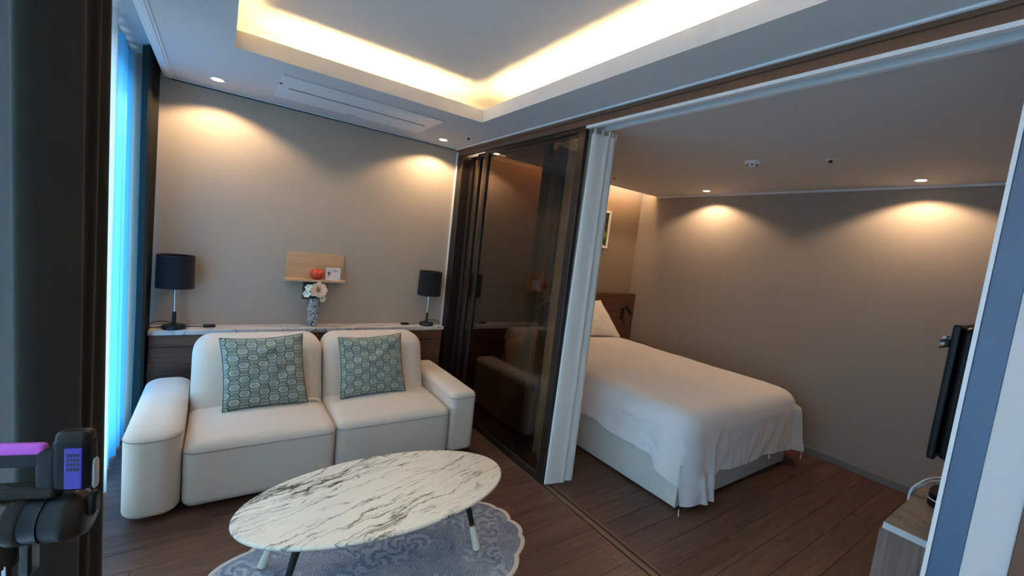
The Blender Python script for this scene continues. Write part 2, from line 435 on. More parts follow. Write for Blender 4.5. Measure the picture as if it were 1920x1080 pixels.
def cloth_strip(path, z0, z1, thick=.004, rows=14, fn=None):
    """hanging cloth of real thickness along a plan path; fn(x, y, t, u) -> (dx, dy), t = 0 at the hem"""
    bm = bmesh.new(); g = []; n = len(path)
    for j in range(rows+1):
        t = j/rows; pl = []
        for i, (x, y) in enumerate(path):
            dx, dy = fn(x, y, t, i/(n-1)) if fn else (0, 0)
            pl.append(Vector((x+dx, y+dy, z0+(z1-z0)*t)))
        fr = []; bk = []
        for i, p in enumerate(pl):
            d = pl[min(i+1, n-1)]-pl[max(i-1, 0)]; nn = Vector((-d.y, d.x, 0)).normalized()*(thick/2)
            fr.append(bm.verts.new(p+nn)); bk.append(bm.verts.new(p-nn))
        g.append(fr+bk[::-1])
    for a, b in zip(g, g[1:]): bridge(bm, a, b)
    for e in (g[0], g[-1]):
        for i in range(n-1): bm.faces.new((e[i], e[i+1], e[2*n-2-i], e[2*n-1-i]))
    return bm

# ================================================================== SETTING
# floor slab and planks
fl = struct('floor', box(-.75, 4.55, -2.1, 3.85, -.12, -.010), M['plank'])
PW = .138; n_row = 0
def plank(x0, x1, y0, y1):
    bm = box(x0+.0006, x1-.0006, y0+.0006, y1-.0006, -.0099, 0.0)
    top = [e for e in bm.edges if all(abs(v.co.z) < 1e-6 for v in e.verts)]
    bmesh.ops.bevel(bm, geom=top, offset=.0012, segments=1, affect='EDGES')
    o = mkobj('plank', bm, M['plank'], fl); return o
y = 3.72
while y > .15:
    for (xa, xb) in ((-.60, W-.012), (W+.078, BX)):
        x = xa - random.random()*1.0
        while x < xb:
            x1 = x+1.2; a = max(x, xa); b = min(x1, xb)
            if b-a > .03: plank(a, b, y-PW, y)
            x = x1
    y -= PW
# sliding door track in the floor: two grooves
tr = struct('trim_1', box(W-.012, W+.078, .22, 3.60, -.0099, -.006), M['slot_dark'])
for (a, b) in ((W-.012, W-.004), (W+.012, W+.046), (W+.062, W+.078)):
    mkobj('track_rail', box(a, b, .22, 3.60, -.006, .0015, bev=.001, seg=1), M['header_brown'], tr)

# walls
struct('wall_back', box(-.75, W+.05, YW, YW+.12, 0, 2.75), M['wall_living'])
bm = bmesh.new(); add_box(bm, W+.05, BX+.12, YH, YH+.12, 0, 2.75)
struct('wall_headboard', bm, M['wall_head'])
struct('wall_right', box(BX, BX+.12, -.1, YH, 0, 2.62), M['wall_bed'])
struct('wall_television', box(W+.10, BX, -.02, .08, 0, BZ), M['wall_bed'])
struct('wall_near', box(-.75, W, -2.1, -2.0, 0, 2.75), M['wall_living'])
# near end of the partition: bead, slate jamb, pale reveal, brown frame
struct('trim_2', box(W-.012, W+.09, .2145, .2245, 0, CZ-.10), M['trim_white'])
jb = struct('wall_partition', box(W, W+.10, -2.0, .066, 0, CZ), M['jamb_wall'])
struct('trim_3', box(W-.006, W+.10, .150, .2145, 0, CZ-.10, bev=.002, seg=1), M['jamb_dark'])
struct('trim_4', box(W-.003, W+.10, .066, .150, 0, CZ-.10), M['jamb_wall'])
struct('trim_5', box(W-.012, W, -.05, .0655, 0, 2.2, bev=.002, seg=1), M['header_brown'])

# window wall on the left, glazing in four bays
bm = bmesh.new()
add_box(bm, -.75, -.62, -2.1, 3.85, 0, .10); add_box(bm, -.75, -.62, -2.1, 3.85, 2.42, 2.75)
add_box(bm, -.75, -.62, -2.1, -1.8, .10, 2.42); add_box(bm, -.75, -.62, 3.72, 3.85, .10, 2.42); add_box(bm, -.657, -.62, 1.85, 2.25, .10, 2.42)  # last box: unseen pier added to dim the sheer at the left edge
struct('wall_left', bm, M['jamb_wall'])
wn = struct('window_1', None or box(-.70, -.66, -1.8, 3.72, .10, .16), M['jamb_dark'])
for (a, b, c, d) in ((-1.8, 3.72, 2.36, 2.42), (-1.8, -1.74, .16, 2.36), (3.66, 3.72, .16, 2.36), (-.52, -.46, .16, 2.36), (.79, .85, .16, 2.36), (2.10, 2.16, .16, 2.36)):
    mkobj('window_frame', box(-.70, -.66, a, b, c, d), M['jamb_dark'], wn)
for (a, b) in ((-1.74, -.52), (-.46, .79), (.85, 2.10), (2.16, 3.66)):
    mkobj('window_pane', box(-.683, -.677, a, b, .16, 2.36), M['clear_glass'], wn)

# living room ceiling with a raised recess
HX0, HX1, HY0, HY1 = .028, 1.503, -.90, 2.735
UZ = 2.605
bm = bmesh.new()
for (a, b, c, d) in ((CX, HX0, -2.0, YW), (HX1, W+.0, -2.0, YW), (HX0, HX1, HY1, YW), (HX0, HX1, -2.0, HY0)):
    add_box(bm, a, b, c, d, CZ, CZ+.024)
struct('ceiling', bm, M['ceiling'])
bm = bmesh.new()     # lip of the recess
LZ = CZ+.0241
add_box(bm, HX0-.02, HX0, HY0-.02, HY1+.02, LZ, CZ+.088); add_box(bm, HX1, HX1+.02, HY0-.02, HY1+.02, LZ, CZ+.088)
add_box(bm, HX0, HX1, HY1, HY1+.02, LZ, CZ+.088); add_box(bm, HX0, HX1, HY0-.02, HY0, LZ, CZ+.088)
struct('trim_6', bm, M['ceiling'])
bm = bmesh.new()
e = .26
add_box(bm, HX0-e, HX1+e, HY0-e, HY1+e, UZ, UZ+.03)
add_box(bm, HX0-e-.02, HX0-e, HY0-e, HY1+e, CZ+.024, UZ); add_box(bm, HX1+e, HX1+e+.02, HY0-e, HY1+e, CZ+.024, UZ)
add_box(bm, HX0-e, HX1+e, HY1+e, HY1+e+.02, CZ+.024, UZ); add_box(bm, HX0-e, HX1+e, HY0-e-.02, HY0-e, CZ+.024, UZ)
cu = struct('ceiling_recess', bm, M['ceiling'])
bm = bmesh.new()
zs = CZ+.024
L = .075
for side, (a, b, c, d) in (('sofa side', (HX0+.12, HX1-.13, HY1+L, HY1+L+.014)), ('camera side', (HX0+.1, HX1-.1, HY0-L-.014, HY0-L)),
                           ('bedroom side', (HX1+L, HX1+L+.014, HY0+.1, HY1-.12)), ('window side', (HX0-L-.014, HX0-L, HY0+.1, HY1-.10))):
    led = thing('led_strip', 'warm light strip hidden behind the recess lip on the '+side, 'light strip', ((a+b)/2, (c+d)/2, zs))
    part('light_tube', box(a, b, c, d, zs+.004, zs+.016), M['led_warm'], led)
    part('channel', box(a, b, c, d, zs+.0003, zs+.004), M['white_plastic'], led)
# curtain box over the window
struct('ceiling_curtain_box', box(-.75, CX-.02, -2.0, YW, 2.50, 2.53), M['ceiling'])
struct('trim_7', box(CX-.02, CX, -2.0, YW, CZ-.004, 2.53), M['trim_white'])
bm = bmesh.new()
add_box(bm, CX, CX+.022, -2.0, YW-.002, CZ-.008, CZ, bev=.002, seg=1); add_box(bm, CX+.022, CX+.034, -2.0, YW-.002, CZ-.004, CZ)
struct('trim_8', bm, M['trim_white'])
bm = bmesh.new()
add_box(bm, CX+.034, W-.02, YW-.020, YW-.004, CZ-.006, CZ); struct('trim_9', bm, M['trim_white'])
struct('trim_10', box(CX, W, YW-.004, YW, CZ-.012, CZ), M['slot_dark'])  # dark strip standing for the shade in the gap below the ceiling
struct('trim_11', box(W-.026, W-.008, -2.0, YW-.004, CZ-.010, CZ, bev=.003, seg=2), M['trim_white'])
# header over the partition: brown track cover with a groove, pale strip under it
bm = bmesh.new()
add_box(bm, W-.008, W+.11, .2, YW-.002, 2.372, CZ, bev=.001, seg=1); add_box(bm, W, W+.03, .2, YW-.002, 2.331, 2.371)
add_box(bm, W+.03, W+.11, .2, 1.985, 2.350, 2.371)
hd = struct('trim_12', bm, M['header_brown'])
struct('trim_13', box(W+.001, W+.03, .2245, 1.989, 2.315, 2.3308), M['trim_white'])

# bedroom ceiling, slot over the headboard, trims
struct('ceiling_bedroom', box(W+.11, BX, .08, 3.398, BZ, BZ+.05), M['ceiling'])
struct('ceiling_slot', box(W+.05, BX, 3.30, YH, 2.56, 2.60), M['ceiling'])
bm = box(BX-.018, BX, .09, 3.396, BZ-.020, BZ, bev=.002, seg=1); struct('trim_14', bm, M['trim_white'])
ls = thing('led_strip', 'warm light strip in the slot between bedroom ceiling and headboard wall', 'light strip', (W+.2, 3.405, 2.43))
part('light_tube', box(W+.2, BX-.05, 3.400, 3.412, 2.425, 2.440), M['led_slot'], ls)
part('channel', box(W+.2, BX-.05, 3.390, 3.400, 2.411, 2.445), M['white_plastic'], ls)
bm = box(BX-.012, BX, .09, YH, 0, .060, bev=.002, seg=1); struct('baseboard_right', bm, M['baseboard'])
struct('baseboard_headboard', box(W+.12, BX-.012, YH-.012, YH, 0, .060), M['baseboard'])

# ================================================================== GLASS PARTITION
def door_panel(y0, y1, x, label, handle=False):
    t = thing('sliding_glass_door', label, 'sliding door', (x, y0, 0), None)
    z0, z1, s, d = .004, 2.327, .062, .034
    part('stile', box(x, x+d, y0, y0+s, z0, z1, bev=.003, seg=1), M['bronze'], t)
    st = part('stile', box(x, x+d, y1-s*.75, y1, z0, z1, bev=.003, seg=1), M['bronze'], t)
    part('rail', box(x, x+d, y0+s, y1-s*.75, z0, .052, bev=.003, seg=1), M['bronze'], t)
    part('rail', box(x, x+d, y0+s, y1-s*.75, z1-.028, z1, bev=.003, seg=1), M['bronze'], t)
    part('glass_pane', box(x+.014, x+.020, y0+s, y1-s*.75, .052, z1-.028), M['bronze_glass'], t)
    return t
door_panel(1.990, 3.19, W+.001, 'bronze glass sliding door nearest the sofa, its dark stile beside the white curtain')
door_panel(2.205, 3.385, W+.037, 'bronze glass sliding door in the middle of the stack of three')
door_panel(2.415, 3.58, W+.073, 'bronze glass sliding door at the back of the stack, next to the bed')
struct('trim_15', box(W, W+.11, 3.60, YW-.002, 0, 2.329, bev=.003, seg=1), M['bronze'])
struct('trim_16', box(W-.006, W, 3.70, YW-.001, 0, 2.372), M['trim_white'])

# ================================================================== CURTAINS
def folded(y0, y1, x, n, amp, per=12, ph=0.0, irr=.25):
    out = []
    for i in range(n*per+1):
        u = i/(n*per); a = 2*PI*n*u+ph
        k = 1+irr*math.sin(3.1*u*n+1.3)
        out.append((x+amp*k*math.sin(a), y0+(y1-y0)*u+.25*(y1-y0)/n*math.sin(2*a)*.35))
    return out
def sway(a):
    return lambda x, y, t, u: (a*(1-t)*math.sin(9*u+2)*.5, a*(1-t)*math.sin(6*u))
def curtain(name, label, bm, mat, loc, cat='curtain', rail=None):
    t = thing(name, label, cat, loc)
    part('drape', bm, mat, t, 60)
    return t
# the near charcoal drape: one wide face and two tight folds
pth = [(-.43, 1.98), (-.49, 1.86), (-.47, 1.73), (-.44, 1.715), (-.40, 1.745), (-.362, 1.785), (-.346, 1.82), (-.372, 1.90), (-.360, 1.945), (-.338, 1.965), (-.352, 2.03), (-.362, 2.075), (-.340, 2.105), (-.345, 2.14)]
pth = [(p.x, p.y) for p in catmull([(a, b, 0) for a, b in pth], 8)]
t = curtain('blackout_curtain', 'wide charcoal blackout curtain hanging behind the vacuum cleaner', cloth_strip(pth, .015, 2.47, .005, 16, lambda x, y, t, u: (.012*(1-t)*math.sin(7*u), .01*(1-t)*math.sin(5*u))), M['dark_curtain'], (-.42, 1.9, 0))
part('curtain_tape', cloth_strip(pth, 2.470, 2.495, .004, 1), M['dark_curtain'], t)
pf = folded(3.46, 3.69, -.405, 3, .024, 12, .6)
t = curtain('blackout_curtain', 'charcoal blackout curtain bunched in the corner beside the left table lamp', cloth_strip(pf, .015, 2.47, .005, 16, lambda x, y, t, u: (.036*t*u+.008*(1-t)*math.sin(9*u), 0)), M['dark_curtain'], (-.40, 3.46, 0))
part('curtain_tape', cloth_strip(pf, 2.470, 2.495, .004, 1, lambda x, y, t, u: (.036*u, 0)), M['dark_curtain'], t)
ps = folded(2.30, 2.98, -.475, 7, .030, 10)
t = curtain('sheer_curtain', 'white sheer curtain hanging to the floor left of the sofa arm', cloth_strip(ps, .012, 2.47, .001, 10, sway(.02)), M['sheer'], (-.475, 2.6, 0))
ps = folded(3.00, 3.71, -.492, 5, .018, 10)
t = curtain('sheer_curtain', 'sheer curtain glowing blue with daylight, between white sheer and corner drape', cloth_strip(ps, .012, 2.47, .001, 10, sway(.01)), M['sheer_daylit'], (-.52, 3.3, 0))
ps = folded(-1.75, 2.25, -.56, 30, .022, 8)
t = curtain('sheer_curtain', 'pale sheer curtain at the left edge, behind the wide charcoal curtain', cloth_strip(ps, .012, 2.47, .001, 8, sway(.01)), M['sheer'], (-.56, .5, 0))
# rails in the curtain box
t = thing('curtain_rail', 'white curtain rail inside the ceiling box above the sheer curtains', 'curtain rail', (-.45, .8, 2.495))
part('rail', box(-.535, -.505, -1.8, 3.70, 2.478, 2.4995), M['white_plastic'], t)
# white drape of the bedroom
pb = [(1.872, 2.05), (1.862, 2.008), (1.838, 1.976), (1.864, 1.962), (1.90, 1.955), (1.94, 1.948), (1.972, 1.938), (1.990, 1.952), (2.012, 1.944), (2.04, 1.938), (2.062, 1.955), (2.05, 2.00), (2.0, 2.02), (1.975, 2.06), (2.0, 2.10), (2.05, 2.12), (2.06, 2.16), (2.00, 2.19), (1.975, 2.22), (2.0, 2.27), (2.05, 2.31), (2.03, 2.36), (1.985, 2.40), (1.99, 2.45), (2.04, 2.49), (2.03, 2.54), (1.985, 2.58)]
pb = [(p.x, p.y) for p in catmull([(a, b, 0) for a, b in pb], 5)]
def bedsway(x, y, t, u):
    k = .80+.20*(1-t)
    return ((x-1.93)*(k-1)+.018*(t-.5), (y-2.2)*.0)
t = curtain('white_curtain', 'long white bedroom curtain hanging beside the glass door stile', cloth_strip(pb, .010, 2.295, .003, 18, bedsway), M['sheer_bed'], (1.95, 2.2, 0))
for i in range(4, len(pb), 9):
    x, y_ = pb[i]; dx, dy = bedsway(x, y_, 1, 0)
    part('hook', box(x+dx-.004, x+dx+.004, y_-.006, y_+.006, 2.285, 2.325), M['white_plastic'], t)
t = thing('curtain_rail', 'slim white curtain rail over the bedroom opening', 'curtain rail', (1.95, 1.3, 2.33))
part('rail', box(1.940, 1.965, .25, 3.3, 2.3255, BZ-.0005), M['white_plastic'], t)

# ================================================================== COUNTER BEHIND SOFA
t = thing('console_counter', 'walnut panelled ledge with a white veined marble top behind the sofa', 'counter', (.7, 3.66, 0))
part('marble_top', box(-.365, 1.765, 3.552, YW-.001, CT-.032, CT, bev=.003, seg=2), M['marble_counter'], t, label='white marble top with grey veins')
for (a, b) in ((-.36, .332), (.335, 1.057), (1.060, 1.755)):
    part('front_panel', box(a, b, 3.572, 3.592, .004, .612, bev=.001, seg=1), M['panel_wood'], t)
part('top_rail', box(-.36, 1.755, 3.567, 3.592, .616, CT-.0325, bev=.001, seg=1), M['panel_wood'], t)
part('carcass', box(-.36, 1.755, 3.5925, YW-.001, .004, CT-.0325), M['panel_wood'], t)

# ================================================================== SOFA
so = thing('sofa', 'cream two-seat upholstered sofa with square arms against the marble-topped ledge', 'sofa', (.63, 2.95, 0))
def crown(x0, x1, y0, y1, z, c, lean=0.0, zb=.3):
    def f(p):
        u = (2*p.x-x0-x1)/(x1-x0); v = (2*p.y-y0-y1)/(y1-y0)
        if p.z > z: p.z += c*max(0, 1-u*u)*max(0, 1-v*v)
        return p
    return f
def seam(x0, x1, y0, y1, z, r, parent, front=True):
    pts = []
    e_ = .0015
    for a in range(0, 7):
        th = PI/2*a/6; pts.append((x0+r-(r+e_)*math.cos(PI/2-th+0)*1, 0, 0)) if False else None
    out = []
    for i in range(9):
        th = PI+PI/2*i/8; out.append((x0+r+(r+e_)*math.cos(th), y0+r+(r+e_)*math.sin(th), z))
    for i in range(1, 8): out.append((x0+r+(x1-x0-2*r)*i/8, y0-e_, z))
    for i in range(9):
        th = 1.5*PI+PI/2*i/8; out.append((x1-r+(r+e_)*math.cos(th), y0+r+(r+e_)*math.sin(th), z))
    part('seam', tube(out, .0022, 6, 0), M['sofa_seam'], parent, 60)
def arm(x0, x1, y0, y1, zt, rc=.085):
    R = (rc, rc, .040)
    a = part('arm', rbox(x0, x1, y0, y1, .022, zt, R, 6, 6, crown(x0, x1, y0, y1, zt-.03, .010)), M['sofa'], so, 60)
    seam(x0, x1, y0, y1, zt-.040, rc, a)
arm(-.345, -.118, 2.505, 3.42, .468)
arm(1.395, 1.600, 2.555, 3.42, .468, .048)
def seat(x0, x1, y0, y1, zt):
    R = (.055, .055, .045)
    a = part('seat_cushion', rbox(x0, x1, y0, y1, .026, zt, R, 6, 8, crown(x0, x1, y0, y1, zt-.05, .030)), M['sofa'], so, 60)
    seam(x0, x1, y0, y1, zt-.045, .055, a)
seat(-.112, .621, 2.522, 3.16, .372)
seat(.626, 1.391, 2.540, 3.16, .372)
def back(x0, x1):
    def f(p):
        v = (2*p.x-x0-x1)/(x1-x0); k = (p.z-.3)
        if p.y < 3.05: p.y -= .022*max(0, 1-v*v)*max(0, 1-((p.z-.5)/.3)**2)
        p.y += k*.34; return p
    part('backrest', rbox(x0, x1, 2.965, 3.215, .12, .770, (.10, .075, .10), 6, 7, f), M['sofa'], so, 60)
back(-.113, .627); back(.634, 1.372)
for fx in (-.24, .25, 1.0, 1.50):
    for fy in (2.66, 3.2):
        part('foot', lathe((fx, fy, 0), [(.025, 0), (.030, .045)], 14), M['black'], so)

# ---- throw cushions
def throw_cushion(label, corners, thick, seed):
    """corners: bottom-left, bottom-right, top-right, top-left of the mid plane"""
    a, b, c, d = [Vector(p) for p in corners]; base = (a+b)/2
    nrm = (b-a).cross(d-a).normalized()            # towards the room
    t = thing('throw_cushion', label, 'cushion', base, 'patterned cushions on the sofa')
    bm = bmesh.new(); uvl = bm.loops.layers.uv.new('UVMap'); N = 34; rng = random.Random(seed)
    so_ = Vector((seed*3.1, seed, 0))
    def pt(i, j, side):
        u = i/N*2-1; v = j/N*2-1
        su = u*(1-.060*(1-v*v)) ; sv = v*(1-(.085 if v > 0 else .045)*(1-u*u))
        p = a*((1-su)*(1-sv)/4)+b*((1+su)*(1-sv)/4)+c*((1+su)*(1+sv)/4)+d*((1-su)*(1+sv)/4)
        k = (max(0, 1-u*u)*max(0, 1-v*v))**.42
        w = noise.noise(Vector((u*2.2, v*3.2, 0))+so_)*.020+noise.noise(Vector((u*5, v*9, 2))+so_)*.006
        edge = min(1, 4*(1-abs(u)))*min(1, 4*(1-abs(v)))
        return p+nrm*(side*(thick*k)+w*edge*(1 if side > 0 else .3))
    g = {}
    for s in (1, -1):
        for i in range(N+1):
            for j in range(N+1):
                bd = i in (0, N) or j in (0, N)
                key = (i, j, 0 if bd else s)
                if key not in g: g[key] = bm.verts.new(pt(i, j, s))
        K = lambda i, j: g[(i, j, 0 if (i in (0, N) or j in (0, N)) else s)]
        for i in range(N):
            for j in range(N):
                f = bm.faces.new((K(i, j), K(i+1, j), K(i+1, j+1), K(i, j+1)))
                for lp, (p, q) in zip(f.loops, ((i, j), (i+1, j), (i+1, j+1), (i, j+1))): lp[uvl].uv = (p/N, q/N)
    part('cover', bm, M['hex'], t, 80)
    pip = [K_ for K_ in ([pt(i, 0, 0) for i in range(0, N+1, 2)]+[pt(N, j, 0) for j in range(2, N+1, 2)]+[pt(i, N, 0) for i in range(N-2, -1, -2)]+[pt(0, j, 0) for j in range(N-2, -1, -2)])]
    part('piping', tube(pip, .003, 6, 0), M['hex_edge'], t, 60)
    return t
M['hex_edge'] = fabric('dark sage cord', srgb(84, 96, 90))
throw_cushion('larger-looking sage hexagon cushion on the left seat of the sofa', [(.050, 2.865, .392), (.512, 2.880, .398), (.478, 3.045, .815), (.020, 3.030, .800)], .060, 3)
throw_cushion('sage hexagon cushion on the right seat of the sofa, nearer the glass door', [(.712, 2.885, .392), (1.176, 2.895, .398), (1.160, 3.050, .800), (.706, 3.045, .780)], .058, 11)

# ================================================================== COFFEE TABLE + RUG
TX, TY, TZ = .676, 1.785, .372
t = thing('coffee_table', 'oval cream marble coffee table with black veins and four slanted legs', 'table', (TX, TY, .014))
bm = bmesh.new(); rs = []
for s, z in ((.94, TZ-.024), (.985, TZ-.020), (1.0, TZ-.012), (1.0, TZ-.006), (.993, TZ-.001), (.985, TZ)):
    rs.append([bm.verts.new((TX+(.606-(1-s)*.4)*math.cos(2*PI*i/96), TY+(.308-(1-s)*.4)*math.sin(2*PI*i/96), z)) for i in range(96)])
for a, b in zip(rs, rs[1:]): bridge(bm, a, b)
bm.faces.new(rs[0]); bm.faces.new(rs[-1])
part('tabletop', bm, M['marble_table'], t, 50)
for (fx, fy) in ((1.122, 1.646), (.222, 1.640), (.206, 1.972), (1.13, 1.965)):
    top = Vector((TX+(fx-TX)*.80, TY+(fy-TY)*.70, TZ-.023)); ft = Vector((fx, fy, .0145))
    d = top-ft
    lg = part('leg', add_cone(bmesh.new(), ft+d*.40, top, .0125, .017, 18), M['black_metal'], t, 50)
    part('leg_sleeve', add_cone(bmesh.new(), ft+d*.015, ft+d*.395, .019, .0145, 18), M['cream_plastic'], lg, 50, 'cream sleeve round the lower leg')
    part('ring', add_cone(bmesh.new(), ft+d*.390, ft+d*.415, .0155, .0155, 18), M['gold'], lg, 50, 'brass ring')
    part('foot_pad', add_cone(bmesh.new(), ft, ft+d*.03, .016, .0185, 18), M['black'], lg, 50)
    part('mounting_plate', add_lathe(bmesh.new(), (top.x, top.y, TZ-.028), [(.035, 0), (.035, .0045)], 18), M['black_metal'], lg, 50)

rg = thing('rug', 'oval blue-grey carved rug with a scalloped cream edge under the coffee table', 'rug', (.66, 1.77, 0))
def rug_out(s, n=360):
    out = []
    for i in range(n):
        th = 2*PI*i/n
        a, b = .765, .455
        sc_ = 1+.028*(abs(math.sin(th*11))**.6-.5)+.02*math.sin(th*5.5)**2
        x = a*math.cos(th)*sc_; y_ = b*math.sin(th)*sc_
        L = math.hypot(x, y_); k = (L-s)/L
        out.append((.66+x*k, 1.77+y_*k))
    return out
bm = bmesh.new(); rr = []
for s, z in ((0, .001), (0, .008), (.006, .011), (.022, .011), (.026, .008)):
    rr.append([bm.verts.new((x, y_, z)) for x, y_ in rug_out(s)])
for a, b in zip(rr, rr[1:]): bridge(bm, a, b)
part('binding', bm, M['rug_border'], rg, 60, 'cream scalloped border')
bm = bmesh.new(); rr = []
for s, z in ((.0255, .002), (.0255, .010), (.03, .0125)):
    rr.append([bm.verts.new((x, y_, z)) for x, y_ in rug_out(s)])
inner = rug_out(.03)
for k in range(1, 12):
    f = 1-k/12
    rr.append([bm.verts.new((.66+(x-.66)*f, 1.77+(y_-1.77)*f, .0125+.0018*noise.noise(Vector((x*f*22, y_*f*22, 0))))) for x, y_ in inner])
for a, b in zip(rr, rr[1:]): bridge(bm, a, b)
bm.faces.new(rr[-1])
part('pile', bm, M['rug'], rg, 60)

# ================================================================== TABLE LAMPS
def lamp(x, y_, label, side):
    t = thing('table_lamp', label, 'lamp', (x, y_, CT), 'black table lamps on the ledge')
    part('base', lathe((x, y_, CT), [(.062, 0), (.066, .004), (.066, .020), (.062, .025), (.02, .026)], 40), M['black_metal'], t, 40)
    part('stem', lathe((x, y_, CT+.024), [(.0115, 0), (.0115, .095)], 20), M['black_metal'], t, 40, 'black lower stem')
    part('pole', lathe((x, y_, CT+.118), [(.0075, 0), (.0075, .235)], 20), M['chrome'], t, 40, 'chrome upper pole')
    z0, z1 = CT+.284, CT+.504
    bm = bmesh.new(); n = 48
    prof = [(.107, z0), (.104, z1), (.101, z1), (.104, z0)]
    rs = [ring(bm, (x, y_, z), (0, 0, 1), r, n) for r, z in prof]
    for i in range(4): bridge(bm, rs[i], rs[(i+1) % 4])
    sh = part('lamp_shade', bm, M['lamp_shade'], t, 50)
    bm = bmesh.new()
    add_lathe(bm, (x, y_, z1), [(.1046, -.006), (.1053, -.003), (.1046, .0005)], n, (0, 0, 1), False, False)
    part('rim', bm, M['black_metal'], sh, 60)
    bm = bmesh.new()
    for k in range(3):
        a = 2*PI*k/3+.3; add_cone(bm, (x, y_, z1-.03), (x+.102*math.cos(a), y_+.102*math.sin(a), z1-.02), .0015, .0015, 6)
    add_lathe(bm, (x, y_, z0+.03), [(.016, 0), (.016, .05)], 16); add_lathe(bm, (x, y_, z0+.08), [(.012, 0), (.028, .035), (.028, .055), (.012, .08)], 18)
    part('bulb', bm, M['white_plastic'], sh, 50)
    s = side
    cb = [(x+.06*s, y_+.045, CT+.006), (x+.125*s, y_+.03, CT+.004), (x+.13*s, y_+.02, CT+.03), (x+.085*s, y_+.03, CT+.045), (x+.02*s, y_+.062, CT+.03), (x-.06*s, y_+.060, CT+.005), (x-.13*s, y_+.045, CT+.004), (x-.16*s, y_+.035, CT+.008)]
    part('cable', tube(cb, .0028, 8), M['black'], t, 60)
    sw = part('switch', rbox(x-.235*s if s > 0 else x+.235-.075, x-.235*s+.075 if s > 0 else x+.235, y_+.010, y_+.05, CT, CT+.020, (.015, .012, .009), 3, 2), M['black'], t, 60)
    return t
lamp(-.2355, 3.618, 'black drum-shade table lamp at the left end of the ledge, beside the curtain', -1)
lamp(1.613, 3.618, 'black drum-shade table lamp at the right end of the ledge, beside the glass door', 1)

# ================================================================== WALL SHELF WITH TRINKETS, VASE
t = thing('wall_shelf', 'small tan wall shelf with an upright back board above the vase', 'shelf', (.64, YW, 1.10))
part('back_board', box(.431, .861, YW-.018, YW-.001, 1.112, 1.316, bev=.001, seg=1), M['shelf_wood'], t)
part('shelf_board', box(.425, .865, 3.615, YW-.001, 1.094, 1.1115, bev=.001, seg=1), M['shelf_wood'], t)
# pomegranate
px_, py_, pz_ = .652, 3.665, 1.1115
t = thing('pomegranate', 'round red fruit ornament on the tan wall shelf', 'ornament', (px_, py_, pz_))
def red():
    g = G('red glazed skin'); n = g.noise(g.obj(), 30, 3)
    return g.out(g.bsdf(g.mix(n, srgb(178, 40, 22), srgb(220, 84, 52)), .35))
M['red'] = red()
bm = bmesh.new(); n = 40; rs = []
for k in range(1, 20):
    th = PI*k/20; r = .052*math.sin(th)**.9; z = .043-.043*math.cos(th)
    rg_ = []
    for i in range(n):
        a = 2*PI*i/n; q = r*(1+.035*math.cos(6*a)*math.sin(th)); rg_.append(bm.verts.new((px_+q*math.cos(a), py_+q*math.sin(a), pz_+z)))
    rs.append(rg_)
for a, b in zip(rs, rs[1:]): bridge(bm, a, b)
bm.faces.new(rs[0]); bm.faces.new(rs[-1])
part('body', bm, M['red'], t, 60)
part('stalk', lathe((px_, py_, pz_+.082), [(.006, 0), (.004, .008), (.006, .012)], 10), M['red'], t, 60)
# small framed print
t = thing('picture_card', 'small white framed floral print standing on the tan wall shelf', 'picture', (.768, 3.655, 1.1115))
fx0, fx1, fz0, fz1 = .716, .826, 1.1117, 1.211; yy = 3.645
bm = bmesh.new()
for (a, b, c, d) in ((fx0, fx1, fz0, fz0+.007), (fx0, fx1, fz1-.007, fz1), (fx0, fx0+.007, fz0+.007, fz1-.007), (fx1-.007, fx1, fz0+.007, fz1-.007)):
    add_box(bm, a, b, yy, yy+.014, c, d)
part('frame', bm, M['trim_white'], t)
part('print', box(fx0+.007, fx1-.007, yy+.004, yy+.010, fz0+.007, fz1-.007), M['small_print'], t)
# grey wall plate behind the flowers
t = thing('wall_plate', 'square dark grey control plate on the wall behind the flowers', 'control panel', (.63, YW, .94))
M['plate'] = plain('dark grey plate', srgb(70, 68, 66), .4, grain=.05)
part('plate', box(.562, .702, YW-.012, YW-.001, .942, 1.080, bev=.003, seg=2), M['plate'], t)
for k in range(2):
    part('button', box(.572+.062*k, .630+.062*k, YW-.0145, YW-.012, .955, 1.068, bev=.001, seg=1), M['plate'], t)
# crystal vase and flowers
vx, vy = .638, 3.635
t = thing('vase', 'cut crystal glass vase in the middle of the marble ledge', 'vase', (vx, vy, CT))
def crystal():
    g = G('cut crystal'); p = g.obj()
    v = g.n('ShaderNodeTexVoronoi', {'Vector': p, 'Scale': 95.0}, feature='F1').outputs['Distance']
    nrm = g.bump(v, 1.0, .012)
    fr = g.n('ShaderNodeFresnel', {0: 1.5, 1: nrm}).outputs[0]
    rf = g.n('ShaderNodeBsdfGlass', {0: (.97, .98, .96, 1), 1: .03, 2: 1.45, 3: nrm}).outputs[0]
    tr = g.n('ShaderNodeBsdfTransparent', {0: (.9, .92, .9, 1)}).outputs[0]
    vc = g.n('ShaderNodeTexVoronoi', {'Vector': p, 'Scale': 120.0}, feature='F1').outputs['Color']
    cut = g.ramp(g.n('ShaderNodeSeparateColor', {0: vc}).outputs[0], [(.40, (0, 0, 0)), (.46, (.75, .75, .75))], 'CONSTANT')
    fro = g.n('ShaderNodeBsdfPrincipled', {'Base Color': (.86, .87, .84, 1), 'Roughness': .25, 'Normal': nrm}).outputs[0]   # ground facets
    a = g.n('ShaderNodeMixShader', {0: .30, 1: rf, 2: tr}).outputs[0]
    return g.out(g.n('ShaderNodeMixShader', {0: cut, 1: a, 2: fro}).outputs[0])
M['crystal'] = crystal()
bm = bmesh.new(); n = 20; rs = []
